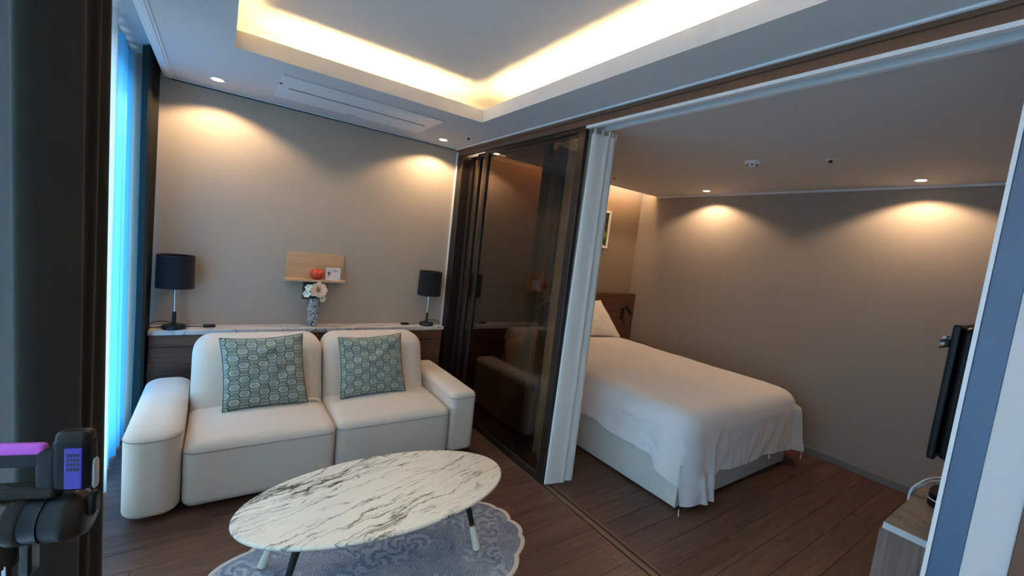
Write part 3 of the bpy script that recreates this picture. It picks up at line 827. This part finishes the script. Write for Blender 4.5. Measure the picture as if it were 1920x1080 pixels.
out_p = [(.027, 0), (.031, .004)]+[(.030+.009*math.sin(PI*(k/17)*.80)**1.0+(.003 if k % 2 else 0), .012+.196*k/17) for k in range(18)]+[(.033, .216), (.035, .224)]
prof = out_p+[(.031, .224), (.029, .212), (.031, .15), (.026, .06), (.018, .016)]
for k, (r, z) in enumerate(prof):
    a_ = .10 if 1 < k < len(out_p)-1 else 0.0
    rs.append([bm.verts.new((vx+r*(1+(a_ if (i+k//2) % 2 else -a_*.4))*math.cos(2*PI*i/n), vy+r*(1+(a_ if (i+k//2) % 2 else -a_*.4))*math.sin(2*PI*i/n), CT+z)) for i in range(n)])
for a, b in zip(rs, rs[1:]): bridge(bm, a, b)
bm.faces.new(rs[0]); bm.faces.new(rs[-1])
part('body', bm, M['crystal'], t)
def petal_mat(name, c0, c1):
    g = G(name); n = g.noise(g.obj(), 40, 2)
    return g.out(g.bsdf(g.mix(n, c0, c1), .6, None, 0, .3, Subsurface_Weight=.1))
M['peach'] = petal_mat('peach petals', srgb(248, 214, 188), srgb(252, 228, 208))
M['peach_core'] = petal_mat('deep peach petals', srgb(240, 168, 124), srgb(246, 186, 144))
M['white_petal'] = petal_mat('white green petals', srgb(222, 228, 200), srgb(238, 240, 226))
M['leaf'] = petal_mat('dark green leaves', srgb(40, 62, 34), srgb(74, 98, 58))
M['bud'] = petal_mat('yellow green buds', srgb(150, 168, 92), srgb(176, 190, 122))
def add_petal(bm, c, out, up, w, l, cup):
    """curled petal of 3 x 4 quads"""
    out = Vector(out).normalized(); up = Vector(up).normalized(); sd = out.cross(up).normalized(); g = []
    for j in range(5):
        s = j/4; row = []
        for i in range(4):
            v = i/3*2-1; ww = w*(math.sin(PI*(.18+.72*s))**.8)
            row.append(bm.verts.new(Vector(c)+out*(l*s)+sd*(v*ww)+up*(cup*s*s*l+abs(v)*ww*.35)))
        g.append(row)
    for j in range(4):
        for i in range(3): bm.faces.new((g[j][i], g[j][i+1], g[j+1][i+1], g[j+1][i]))
def bloom(name, parent, c, face, layers, mats, label=None):
    face = Vector(face).normalized(); t1 = face.cross(Vector((0, 0, 1))).normalized(); t2 = face.cross(t1)
    first = None
    for li, (n, w, l, tilt, cup, mk) in enumerate(layers):
        for k in range(n):
            a = 2*PI*(k+.5*li)/n; rad = t1*math.cos(a)+t2*math.sin(a)
            out = rad*math.cos(tilt)+face*math.sin(tilt); up = face*math.cos(tilt)-rad*math.sin(tilt)
            bm = bmesh.new(); add_petal(bm, Vector(c)+face*(.002*li), out, up, w, l, cup)
            yield_bm.setdefault(mk, []).append(bm)
    return None
def join_bms(bms):
    me = bpy.data.meshes.new('tmp'); r = bmesh.new()
    for b in bms:
        b.to_mesh(me); r.from_mesh(me); b.free()
    bpy.data.meshes.remove(me); return r
def flower(label, c, face, layers, stem_to, name, core=None):
    global yield_bm
    yield_bm = {}
    t = thing(name, label, 'flower', stem_to)
    bloom('x', t, c, face, layers, None)
    for mk, bms in yield_bm.items():
        if len(layers) > 2 and mk != 'peach_core':
            for b in bms: part('petal', b, M[mk], t, 80)
        else: part('petals' if mk != 'bud' else 'centre', join_bms(bms), M[mk], t, 80)
    if layers[-1][5] == 'peach_core':
        q_ = Vector(c)+Vector(face).normalized()*.014; part('centre', rbox(q_.x-.017, q_.x+.017, q_.y-.017, q_.y+.017, q_.z-.017, q_.z+.017, (.017,)*3, 4, 1), M['peach_core'], t, 60)
    if core: part('centre', rbox(c[0]-core, c[0]+core, c[1]-core, c[1]+core, c[2]-core, c[2]+core, (core,)*3, 3, 1), M['bud'], t, 60)
    cc = Vector(c); s0 = Vector(stem_to)
    part('stem', tube([s0, s0.lerp(cc, .5)+Vector((0, .004, 0)), cc+Vector((0, .004, -.002))], .0022, 7), M['leaf'], t, 60)
    return t
sx = lambda a, b: (vx+a, vy+b, CT+.016)
flower('large peach ranunculus bloom standing in the crystal vase', (.661, 3.606, 1.030), (.05, -.95, .30),
       [(8, .031, .064, .12, .16, 'peach'), (8, .029, .056, .34, .22, 'peach'), (7, .024, .046, .58, .28, 'peach'), (7, .019, .037, .85, .30, 'peach'), (6, .013, .030, 1.10, .25, 'peach_core'), (5, .009, .024, 1.32, .2, 'peach_core')], sx(.004, 0), 'ranunculus')
flower('white blossom low on the left side of the vase bouquet', (.583, 3.612, .998), (-.4, -.8, .2), [(6, .017, .034, .35, .1, 'white_petal')], sx(-.008, .004), 'blossom', .006)
flower('pale green-white blossom high on the left of the bouquet', (.595, 3.620, 1.040), (-.2, -.7, .6), [(6, .017, .034, .35, .1, 'white_petal')], sx(-.004, -.006), 'blossom', .006)
flower('small white blossom hanging right of the vase rim', (.688, 3.612, .966), (.4, -.8, -.1), [(6, .017, .034, .35, .1, 'white_petal')], sx(.008, .004), 'blossom', .006)
flower('small white blossom between the peach bloom and the left blossoms', (.620, 3.608, 1.003), (-.1, -.9, .2), [(5, .014, .026, .4, .1, 'white_petal')], sx(.0, .008), 'blossom', .005)
t = thing('foliage_sprig', 'dark green leaf sprig under the peach bloom in the vase', 'leaves', sx(0, -.004))
part('stem', tube([sx(0, -.004), (vx, vy-.004, CT+.2), (vx+.004, vy-.012, CT+.262)], .002, 7), M['leaf'], t, 60)
rl = random.Random(5)
for k in range(16):
    a = 2*PI*k/16+rl.random()*.5; zz = CT+.225+rl.random()*.06
    bm = bmesh.new(); add_petal(bm, (vx+.002, vy-.010, zz), (math.cos(a), math.sin(a)*.6-.15, .1+.5*rl.random()), (0, 0, 1), .010, .045+.02*rl.random(), -.15)
    part('leaf', bm, M['leaf'], t, 80)

# ================================================================== BED
bd = thing('bed', 'double bed base with pale upholstered sides and mattress under the white duvet', 'bed', (3.2, 2.45, 0))
part('base', box(2.433, 3.973, 1.404, 3.47, .014, .300, bev=.008, seg=3), M['bed_base'], bd, 40)
part('plinth', box(2.46, 3.95, 1.43, 3.46, 0, .0142), M['slot_dark'], bd)
part('mattress', rbox(2.455, 3.955, 1.425, 3.46, .301, .575, (.05, .05, .05), 4, 3), M['duvet'], bd, 60)
part('welt', tube([(2.433, 1.404, .292), (2.431, 1.403, .15), (2.432, 1.404, .016)], .003, 6, 2), M['bed_base'], bd, 60)

# duvet: top sheet and hanging skirt following the bed edge
def duvet():
    r = .115; X0, X1, Y0, Y1 = 2.402+r, 4.040-r, 1.372+r, 3.44
    cr = .06
    per = []      # (x, y, nx, ny, zone)
    def seg(a, b, n, nx, ny):
        for i in range(n): s = i/n; per.append((a[0]+(b[0]-a[0])*s, a[1]+(b[1]-a[1])*s, nx, ny))
    def arc(cx, cy, a0, a1, n):
        for i in range(n):
            a = a0+(a1-a0)*i/n; per.append((cx+cr*math.cos(a), cy+cr*math.sin(a), math.cos(a), math.sin(a)))
    seg((X0, Y1), (X0, Y0+cr), 110, -1, 0)
    arc(X0+cr, Y0+cr, PI, 1.5*PI, 14)
    seg((X0+cr, Y0), (X1-cr, Y0), 150, 0, -1)
    arc(X1-cr, Y0+cr, 1.5*PI, 2*PI, 14)
    seg((X1, Y0+cr), (X1, Y1), 80, 1, 0)
    nper = len(per)
    for i in range(24):
        s = i/24; per.append((X1+(X0-X1)*s, Y1, 0, 1))
    Nn = len(per)
    cx, cy = (X0+X1)/2, (Y0+Y1)/2+.1
    ZT = .628
    def interp(tab, v):
        if v <= tab[0][0]: return tab[0][1]
        for (a, b), (c, d) in zip(tab, tab[1:]):
            if v <= c: return b+(d-b)*(v-a)/(c-a)
        return tab[-1][1]
    left = [(1.40, .045), (1.47, .10), (1.53, .20), (1.60, .285), (1.75, .298), (1.95, .292), (2.10, .322), (2.32, .312), (3.0, .33), (3.44, .40)]
    foot = [(2.40, .043), (2.60, .040), (2.727, .036), (2.743, .205), (3.10, .19), (3.25, .175), (3.5, .19), (3.75, .165), (3.95, .135), (4.05, .10)]
    right = [(1.38, .10), (1.6, .16), (2.0, .22), (3.44, .35)]
    bm = bmesh.new(); rows = []
    def top_z(x, y_):
        ex = min(x-X0, X1-x); ey = y_-Y0
        z = ZT+.040*(1-math.exp(-max(ex, 0)/.22))*(1-math.exp(-max(ey, 0)/.25))
        z += .010*noise.noise(Vector((x*3.0, y_*2.2, 1.0)))+.004*noise.noise(Vector((x*9, y_*6, 4.0)))
        return z
    for s in (.02, .12, .24, .36, .48, .6, .7, .78, .85, .91, .96, 1.0):
        row = []
        for (x, y_, nx, ny) in per:
            px, py = cx+(x-cx)*s, cy+(y_-cy)*s; row.append(bm.verts.new((px, py, top_z(px, py))))
        rows.append(row)
    edge_z = [v.co.z for v in rows[-1]]
    for k in range(1, 7):
        th = PI/2*k/6; row = []
        for i, (x, y_, nx, ny) in enumerate(per):
            rr = r if i < nper else .02
            fl_ = (.02+.075*math.exp(-((y_-1.40)/.22)**2))*.45*(k/6)**2 if (nx > .3 and i < nper) else 0.0
            sl_ = .11*(x-3.75)/.25*.6*.45*(k/6)**2 if (ny < -.3 and x > 3.75) else 0.0
            row.append(bm.verts.new((x+nx*(rr*math.sin(th)+fl_)+sl_, y_+ny*rr*math.sin(th), edge_z[i]-rr*(1-math.cos(th)))))
        rows.append(row)
    R = 22
    for k in range(1, R+1):
        t_ = k/R; row = []
        for i, (x, y_, nx, ny) in enumerate(per):
            rr = r if i < nper else .02
            z0 = edge_z[i]-rr
            if i >= nper: hem = .52
            elif nx < -.7: hem = interp(left, y_)
            elif ny < -.7: hem = interp(foot, x)
            else: hem = interp(right, y_)
            out = 0.004+.018*t_
            q = Vector((x*1.0, y_*1.0, 0))
            out += .010*t_*noise.noise(Vector((x*7, y_*7, t_*1.5)))+.004*noise.noise(Vector((x*22, y_*22, t_*3)))*t_
            # folds fanning from the near corner
            dcf = max(0, x-X0) if ny < -.5 else 0
            if ny < -.7:
                a = math.exp(-((x-2.72)/.20)**2)
                nz_ = noise.noise(Vector((x*4.2, t_*1.2, 3.0))); out += t_*a*.016*math.sin((x-2.40)*44-2.5*t_+4*nz_)+t_*.012*noise.noise(Vector((x*9+2.2*t_, t_*1.5, 8.0)))+t_*.006*noise.noise(Vector((x*24+4*t_, t_*2, 5.0)))
                if x < 2.735: out += .036*t_*min(1, (2.740-x)/.02)*min(1, max(0, (x-2.45))/.2)
            if nx < -.3 and y_ < 1.75: out += t_*.012*math.sin(y_*38)
            if nx > .3: out += (.45+.55*t_**.7)*(.02+.075*math.exp(-((y_-1.40)/.22)**2))
            if ny < -.5: out += t_*.0045*noise.noise(Vector((x*46+7*t_, t_*2.2, 2.0)))+.006*min(1, 4*t_)*max(0, noise.noise(Vector((x*15+9*t_, t_*3.0-x*2, 6.0)))-.1)
            if nx < -.5: out += .005*min(1, 4*t_)*noise.noise(Vector((y_*11, t_*6.0+y_*5, 6.0)))
            sx_ = 0.0
            if ny < -.3 and x > 3.75: sx_ = .11*(.45+.55*t_**.7)*(x-3.75)/.25; 
            row.append(bm.verts.new((x+nx*(rr+out)+sx_*.6, y_+ny*(rr+out), z0+(hem-z0)*t_)))
        rows.append(row)
    for a, b in zip(rows, rows[1:]): bridge(bm, a, b)
    bm.faces.new(rows[0])
    bmesh.ops.recalc_face_normals(bm, faces=bm.faces)
    return bm
dv = thing('duvet', 'white duvet spread over the bed, its corner hanging to the floor', 'duvet', (3.2, 2.4, .6))
part('cover', duvet(), M['duvet'], dv, 80)
part('tie', tube([(4.165, 1.355, .125), (4.16, 1.350, .09), (4.172, 1.352, .05), (4.165, 1.350, .012)], .004, 6), M['duvet'], dv, 60, 'short white cord tie at the right corner')
part('tie', tube([(3.52, 1.345, .185), (3.522, 1.342, .165), (3.518, 1.343, .155)], .006, 6), M['duvet'], dv, 60)
part('tie', tube([(2.392, 1.35, .050), (2.388, 1.346, .02), (2.39, 1.344, .006)], .003, 6), M['duvet'], dv, 60)

# pillow leaning on the headboard
t = thing('pillow', 'white pillow propped upright against the dark headboard', 'pillow', (3.55, 3.33, .66))
def pillow(corners, thick, seed):
    a, b, c, d = [Vector(p) for p in corners]; nrm = (b-a).cross(d-a).normalized(); bm = bmesh.new(); N = 26; g = {}
    for s in (1, -1):
        for i in range(N+1):
            for j in range(N+1):
                bdry = i in (0, N) or j in (0, N); key = (i, j, 0 if bdry else s)
                if key in g: continue
                u = i/N*2-1; v = j/N*2-1; su = u*(1-.03*(1-v*v)); sv = v*(1-.07*(1-u*u))
                p = a*((1-su)*(1-sv)/4)+b*((1+su)*(1-sv)/4)+c*((1+su)*(1+sv)/4)+d*((1-su)*(1+sv)/4)
                k = (max(0, 1-u*u)*max(0, 1-v*v))**.5
                g[key] = bm.verts.new(p+nrm*(s*thick*k+.012*noise.noise(Vector((u*2, v*3, seed)))*k))
        K = lambda i, j: g[(i, j, 0 if (i in (0, N) or j in (0, N)) else s)]
        for i in range(N):
            for j in range(N): bm.faces.new((K(i, j), K(i+1, j), K(i+1, j+1), K(i, j+1)))
    return bm
part('case', pillow([(3.16, 3.22, .668), (3.86, 3.20, .655), (3.665, 3.40, 1.050), (2.99, 3.41, 1.03)], .075, 2), M['pillow'], t, 80)

t = thing('headboard', 'wide dark walnut headboard panel behind the bed', 'headboard', (3.2, 3.55, 0))
for (a, b) in ((2.02, 2.815), (2.818, 3.612), (3.615, 4.405)):
    part('panel', box(a, b, 3.505, YH-.013, .0, 1.125, bev=.002, seg=1), M['head_wood'], t)
# reading lamp
t = thing('reading_lamp', 'small black swivel reading lamp on the right of the headboard', 'lamp', (4.20, 3.505, .85))
part('backplate', box(4.168, 4.212, 3.492, 3.5052, .80, .95, bev=.003, seg=1), M['black_metal'], t)
part('arm', tube([(4.19, 3.493, .93), (4.195, 3.455, .945), (4.21, 3.43, .94)], .006, 8), M['black_metal'], t, 60)
part('head', add_cone(bmesh.new(), (4.175, 3.435, .975), (4.255, 3.415, .885), .020, .024, 20), M['black_metal'], t, 40)
# nightstand
t = thing('nightstand', 'low brown nightstand between the bed and the grey wall', 'nightstand', (4.24, 3.3, 0))
part('body', box(4.13, 4.400, 3.10, 3.50, .04, .51, bev=.002, seg=1), M['head_wood'], t)
part('top', box(4.125, 4.402, 3.085, 3.502, .511, .535, bev=.002, seg=1), M['head_wood'], t)
dr = part('drawer', box(4.135, 4.396, 3.088, 3.0995, .29, .50, bev=.002, seg=1), M['head_wood'], t)
part('knob', lathe((4.245, 3.088, .39), [(.008, 0), (.012, .015)], 14, (0, -1, 0)), M['black_metal'], dr, 40)
for a in (4.14, 4.37):
    for b in (3.11, 3.47): part('leg', box(a, a+.02, b, b+.02, 0, .04), M['head_wood'], t)
# picture
t = thing('framed_picture', 'white framed dark garden photograph on the wall above the headboard', 'picture', (3.69, YH, 1.66))
x0, x1, z0, z1 = 3.505, 3.872, 1.660, 2.105
for (a, b, c, d) in ((x0, x1, z0, z0+.026), (x0, x1, z1-.026, z1), (x0, x0+.026, z0+.026, z1-.026), (x1-.026, x1, z0+.026, z1-.026)):
    part('frame_bar', box(a, b, YH-.024, YH-.001, c, d, bev=.002, seg=1), M['trim_white'], t)
part('print', box(x0+.026, x1-.026, YH-.012, YH-.002, z0+.026, z1-.026), M['photo'], t)

# ================================================================== TV CORNER
t = thing('tv_cabinet', 'low grey-brown wood cabinet with a marble-look top and pale front edge', 'cabinet', (3.4, .26, 0))
KX, KY, KZ = 2.395, .437, .55
part('body', box(KX+.004, BX-.014, .082, KY-.004, .002, KZ-.031, bev=.001, seg=1), M['cab_wood'], t)
part('top', box(KX, BX-.013, .082, KY, KZ-.030, KZ, bev=.001, seg=1), M['marble_cab'], t)
part('edge_strip', box(KX-.002, KX, .083, KY-.001, KZ-.029, KZ-.001), M['trim_white'], t, label='pale edge strip on the end of the top')
for k in range(4):
    a = KX+.02+k*.49; d_ = part('door', box(a, a+.485, KY-.0035, KY+.012, .06, KZ-.045, bev=.001, seg=1), M['cab_wood'], t)
    part('handle', box(a+.22, a+.28, KY+.0125, KY+.020, KZ-.09, KZ-.08), M['black_metal'], d_)
# television on a wall arm
t = thing('television', 'black flat television seen from behind beside the slate door jamb', 'television', (3.25, .38, .795))
tx0, tx1, tz0, tz1 = 2.70, 3.83, .797, 1.420
part('screen', box(tx0+.008, tx1-.008, .398, .4005, tz0+.012, tz1-.008), M['black_gloss'], t)
part('bezel', box(tx0, tx1, .372, .3978, tz0, tz1, bev=.004, seg=2), M['black_gloss'], t)
part('trim_line', box(tx0-.0008, tx0+.001, .383, .385, tz0+.01, tz1-.01), M['plate2'], t)
bm = rbox(tx0+.004, tx1-.004, .315, .3725, tz0+.003, tz1-.004, (.05, .040, .03), 4, 4); part('back_shell', bm, M['black'], t, 50)
bm = box(3.15, 3.38, .302, .316, 1.0, 1.22, bev=.003, seg=1); part('mount_plate', bm, M['black_metal'], t)
bm = bmesh.new(); add_box(bm, 3.23, 3.29,   .0805, .303, 1.08, 1.13); add_box(bm, 3.17, 3.35, .0805, .095, .98, 1.24)
part('wall_arm', bm, M['black_metal'], t)
part('cable', tube([(2.95, .306, 1.02), (2.86, .300, 1.0), (2.84, .303, .93), (2.90, .306, .88), (3.0, .308, .90)], .005, 8), M['black'], t, 60)
# camera bracket clipped on the far face of the television
t = thing('bracket', 'small silver and black gadget sticking out from the upper edge of the television', 'gadget', (2.72, .41, 1.33))
M['silver'] = plain('silver plastic', srgb(170, 174, 180), .35, .4, grain=.04)
part('clip', box(2.702, 2.78, .4012, .416, 1.315, 1.350, bev=.002, seg=1), M['black'], t)
for k, (dz, yo, m) in enumerate(((.030, .428, 'silver'), (.016, .432, 'black'), (.002, .430, 'silver'), (-.014, .431, 'black'))):
    bm = box(2.703, 2.78, .4135, yo, 1.330+dz-.005, 1.330+dz+.004, bev=.001, seg=1)
    for v in bm.verts: v.co.z += (v.co.y-.41)*-.35
    part('blade', bm, M[m], t)
# router box on the cabinet
t = thing('set_top_box', 'small round-ended black box with a white stripe on the cabinet', 'box', (2.80, .34, KZ))
def cap_poly(x0, x1, y0, y1, n=12):
    r = (y1-y0)/2; cy = (y0+y1)/2
    return [(x0+r+r*math.cos(PI/2+PI*i/n), cy+r*math.sin(PI/2+PI*i/n)) for i in range(n+1)]+[(x1-r+r*math.cos(-PI/2+PI*i/n), cy+r*math.sin(-PI/2+PI*i/n)) for i in range(n+1)]
part('lower_shell', prism(cap_poly(2.79, 2.99, .27, .385), KZ+.001, KZ+.030), M['black_gloss'], t, 40)
part('stripe', prism(cap_poly(2.789, 2.991, .269, .386), KZ+.0305, KZ+.035), M['white_plastic'], t, 40, 'white stripe')
part('upper_shell', prism(cap_poly(2.79, 2.99, .27, .385), KZ+.0355, KZ+.062), M['black_gloss'], t, 40)
t = thing('white_cable', 'loose white cable arching over the black box on the cabinet', 'cable', (2.9, .42, KZ))
part('cord', tube([(2.85, .447, KZ-.035), (2.86, .446, KZ+.02), (2.90, .425, KZ+.060), (2.97, .405, KZ+.075), (3.05, .36, KZ+.08), (3.10, .30, KZ+.05), (3.14, .24, KZ+.006)], .006, 8), M['white_plastic'], t, 60)
part('cord', tube([(2.87, .447, KZ-.035), (2.88, .444, KZ+.015), (2.93, .415, KZ+.048), (3.0, .395, KZ+.060), (3.08, .34, KZ+.06), (3.12, .27, KZ+.03), (3.16, .22, KZ+.006)], .005, 8), M['white_plastic'], t, 60)

# ================================================================== CEILING FITTINGS
def downlight(x, y_, z, label, power, cone=138, blend=.36, aim=(0, 0)):
    t = thing('downlight', label, 'light', (x, y_, z), 'recessed ceiling spots')
    bm = bmesh.new()
    rs = [ring(bm, (x, y_, z+h), (0, 0, 1), r, 32) for r, h in ((.030, -.0005), (.043, -.004), (.044, -.001), (.030, .0))]
    for i in range(3): bridge(bm, rs[i], rs[i+1])
    part('trim_ring', bm, M['white_plastic'], t, 50)
    part('lens', lathe((x, y_, z-.0035), [(.029, 0), (.029, .003)], 28), M['lens'], t)
    ld = bpy.data.lights.new('spot_lamp', 'SPOT'); ld.energy = power; ld.color = (1.0, .70, .42)
    ld.spot_size = math.radians(cone); ld.spot_blend = blend; ld.shadow_soft_size = .012
    lo = bpy.data.objects.new('spot_lamp', ld); C.objects.link(lo); lo.parent = t
    lo.location = (0, 0, -.014); lo.rotation_euler = (aim[0], aim[1], 0)
    return t
downlight(-.05, 3.464, CZ, 'recessed ceiling spot above the left table lamp', SPOT_W)
downlight(1.555, 3.494, CZ, 'recessed ceiling spot above the right table lamp', SPOT_W)
downlight(4.187, 2.609, BZ, 'recessed ceiling spot near the headboard end of the grey wall', SPOT_W, 138)
downlight(4.181, .937, BZ, 'recessed ceiling spot near the television end of the grey wall', SPOT_W, 138)
downlight(1.35, -1.35, CZ, 'added fill spot in the ceiling behind the camera, by the partition', FILL_W, 120, .6)  # this and the next: out of view, added to warm the room
downlight(-.15, -1.1, CZ, 'added fill spot in the ceiling behind the camera, by the window', FILL_W, 120, .6)
# smoke detector and sprinklers
t = thing('smoke_detector', 'round white smoke detector on the bedroom ceiling', 'smoke detector', (3.177, 1.654, BZ))
part('base', lathe((3.177, 1.654, BZ), [(.052, 0), (.052, -.012), (.046, -.018)], 36), M['white_plastic'], t, 40)
part('sensor_cap', lathe((3.177, 1.654, BZ-.0185), [(.034, 0), (.030, -.014), (.022, -.020)], 32), M['white_plastic'], t, 40)
for k in range(6):
    a = 2*PI*k/6+.5
    part('vent', box(3.177+.030*math.cos(a)-.006, 3.177+.030*math.cos(a)+.006, 1.654+.030*math.sin(a)-.006, 1.654+.030*math.sin(a)+.006, BZ-.032, BZ-.024), M['slot_dark'], t)
def sprinkler(x, y_, z, label):
    t = thing('sprinkler', label, 'sprinkler', (x, y_, z), 'ceiling sprinklers')
    part('escutcheon', lathe((x, y_, z), [(.030, 0), (.028, -.004), (.014, -.006)], 28), M['white_plastic'], t, 40)
    part('body', lathe((x, y_, z-.006), [(.010, 0), (.008, -.012)], 16), M['slot_dark'], t, 40)
    part('deflector', lathe((x, y_, z-.019), [(.014, 0), (.014, -.002)], 16), M['slot_dark'], t, 40)
sprinkler(3.324, 1.215, BZ, 'small sprinkler head on the bedroom ceiling right of the smoke detector')
sprinkler(1.645, 3.195, CZ, 'small dark sprinkler head near the corner of the living room ceiling')
t = thing('ceiling_sensor', 'tiny dark round sensor on the bedroom ceiling above the picture', 'sensor', (3.285, 3.081, BZ))
part('body', lathe((3.285, 3.081, BZ), [(.013, 0), (.011, -.008)], 16), M['slot_dark'], t, 40)
part('ring', lathe((3.285, 3.081, BZ), [(.020, 0), (.019, -.002)], 20), M['white_plastic'], t, 40)
# air conditioner panel
t = thing('air_conditioner', 'long flush white air conditioner panel in the ceiling above the sofa', 'air conditioner', (.79, 3.2, CZ))
part('panel', box(.27, 1.31, 2.955, 3.465, CZ-.010, CZ-.0003, bev=.004, seg=2), M['white_plastic'], t)
part('slot', box(.325, 1.255, 3.178, 3.186, CZ-.0112, CZ-.0098), M['slot_dark'], t, label='thin dark air slot')
part('flap', box(.325, 1.255, 3.19, 3.40, CZ-.016, CZ-.0095, bev=.002, seg=1), M['white_plastic'], t)
part('intake_grille', box(.40, 1.18, 2.985, 3.150, CZ-.0125, CZ-.0098, bev=.001, seg=1), M['white_plastic'], t)
part('latch', box(.268, .283, 3.10, 3.128, CZ-.0115, CZ-.0095), M['slot_dark'], t)
part('indicator', box(.74, .80, 3.435, 3.445, CZ-.0110, CZ-.0098), M['baseboard'], t)

# ================================================================== STICK VACUUM (front left)
VE1 = Vector((.950, -.312, 0)).normalized(); VEF = Vector((-.312, -.950, 0)).normalized()   # right, towards the room
VC = Vector((-.250, 1.13, .9105))
vac = thing('stick_vacuum', 'black stick vacuum cleaner with purple grille and magenta handle, standing upright', 'vacuum cleaner', (VC.x, VC.y, 0))
def L2W(r_, f_, u_): return VC+VE1*r_+VEF*f_+Vector((0, 0, u_))
def xf(bm):
    for v in bm.verts: v.co = L2W(v.co.x, v.co.y, v.co.z)
    return bm
M['vac_dark'] = plain('smoked dark plastic', (.020, .015, .010), .28, 0, .16, grain=.2)
M['vac_bin'] = plain('bronze tinted bin', (.050, .034, .016), .25, .2, grain=.1)
M['purple'] = plain('violet plastic', srgb(56, 38, 146), .3, grain=.08)
M['magenta'] = plain('magenta grip', srgb(190, 78, 190), .35, grain=.06)
M['smoke_clear'] = tint_glass('smoked clear plastic', (.35, .36, .36), 1.45, .1)
part('motor_head', xf(rbox(.0034, .063, -.020, .018, .058, .165, (.014, .012, .012), 5, 3)), M['black_gloss'], vac, 50)
part('battery_cap', xf(rbox(.006, .061, -.019, .0155, .150, .178, (.012, .012, .010), 5, 3)), M['vac_dark'], vac, 50)
gr = part('grille_plate', xf(box(.0270, .0550, .0165, .0205, .066, .150, bev=.0015, seg=2)), M['purple'], vac, label='violet vent plate')
for i in range(4):
    for j in range(4):
        part('vent_hole', xf(box(.0315+.0052*i, .0352+.0052*i, .0203, .0209, .104+.0095*j, .1105+.0095*j)), M['slot_dark'], gr)
part('handle', xf(rbox(-.27, .006, -.012, .012, .107, .136, (.010, .008, .010), 4, 3)), M['black'], vac, 50)
part('grip', xf(rbox(-.27, -.010, -.010, .010, .130, .153, (.010, .008, .009), 4, 3)), M['magenta'], vac, 50, 'magenta handle grip')
part('trigger_guard', xf(rbox(-.024, .012, -.014, .014, .056, .142, (.012, .010, .016), 4, 3)), M['black'], vac, 50)
part('body_ridge', xf(rbox(-.27, .012, -.018, .018, .044, .068, (.008, .010, .008), 3, 3)), M['vac_dark'], vac, 50)
def cyl(prof, m, nm, n=36, label=None):
    bm = add_lathe(bmesh.new(), (0, 0, 0), prof, n, (1, 0, 0)); return part(nm, xf(bm), m, vac, 40, label)
cyl([(.040, -.28), (.044, -.27), (.044, -.054)], M['vac_bin'], 'dust_bin', label='bronze tinted dust bin')
cyl([(.045, -.057), (.050, -.052), (.050, -.036), (.047, -.030)], M['vac_dark'], 'bin_ring')
cyl([(.046, -.031), (.047, -.004), (.049, .0)], M['black_gloss'], 'cyclone')
cyl([(.046, -.001), (.045, .028), (.046, .031)], M['black'], 'filter_housing')
cyl([(.049, .030), (.049, .038), (.036, .056), (.024, .060)], M['vac_dark'], 'filter_cap')
part('release_latch', xf(rbox(.056, .071, -.012, .012, .0, .050, (.006, .008, .012), 4, 2)), M['black_gloss'], vac, 50)
part('side_tube', xf(rbox(.0615, .0690, -.010, .006, .056, .120, (.004, .006, .012), 4, 2)), M['silver'], vac, 50)
part('release_clip', xf(rbox(-.046, -.026, -.012, .016, -.115, -.045, (.006, .006, .008), 4, 2)), M['smoke_clear'], vac, 50)
part('wand', xf(add_lathe(bmesh.new(), (-.078, 0, -.80), [(.019, 0), (.019, .70), (.026, .71), (.026, .762)], 24)), M['vac_dark'], vac, 40)
part('wand_stripe', xf(box(-.066, -.060, .0175, .0205, -.16, -.085)), M['silver'], vac)
part('floor_head', xf(rbox(-.20, .04, -.04, .09, -.910, -.850, (.03, .03, .02), 4, 3)), M['black'], vac, 50)
part('roller', xf(add_lathe(bmesh.new(), (-.18, .075, -.878), [(.030, 0), (.030, .20)], 20, (1, 0, 0))), M['purple'], vac, 40)
part('neck', xf(add_cone(bmesh.new(), (-.078, .0, -.865), (-.078, 0, -.78), .018, .019, 16)), M['black'], vac, 40)
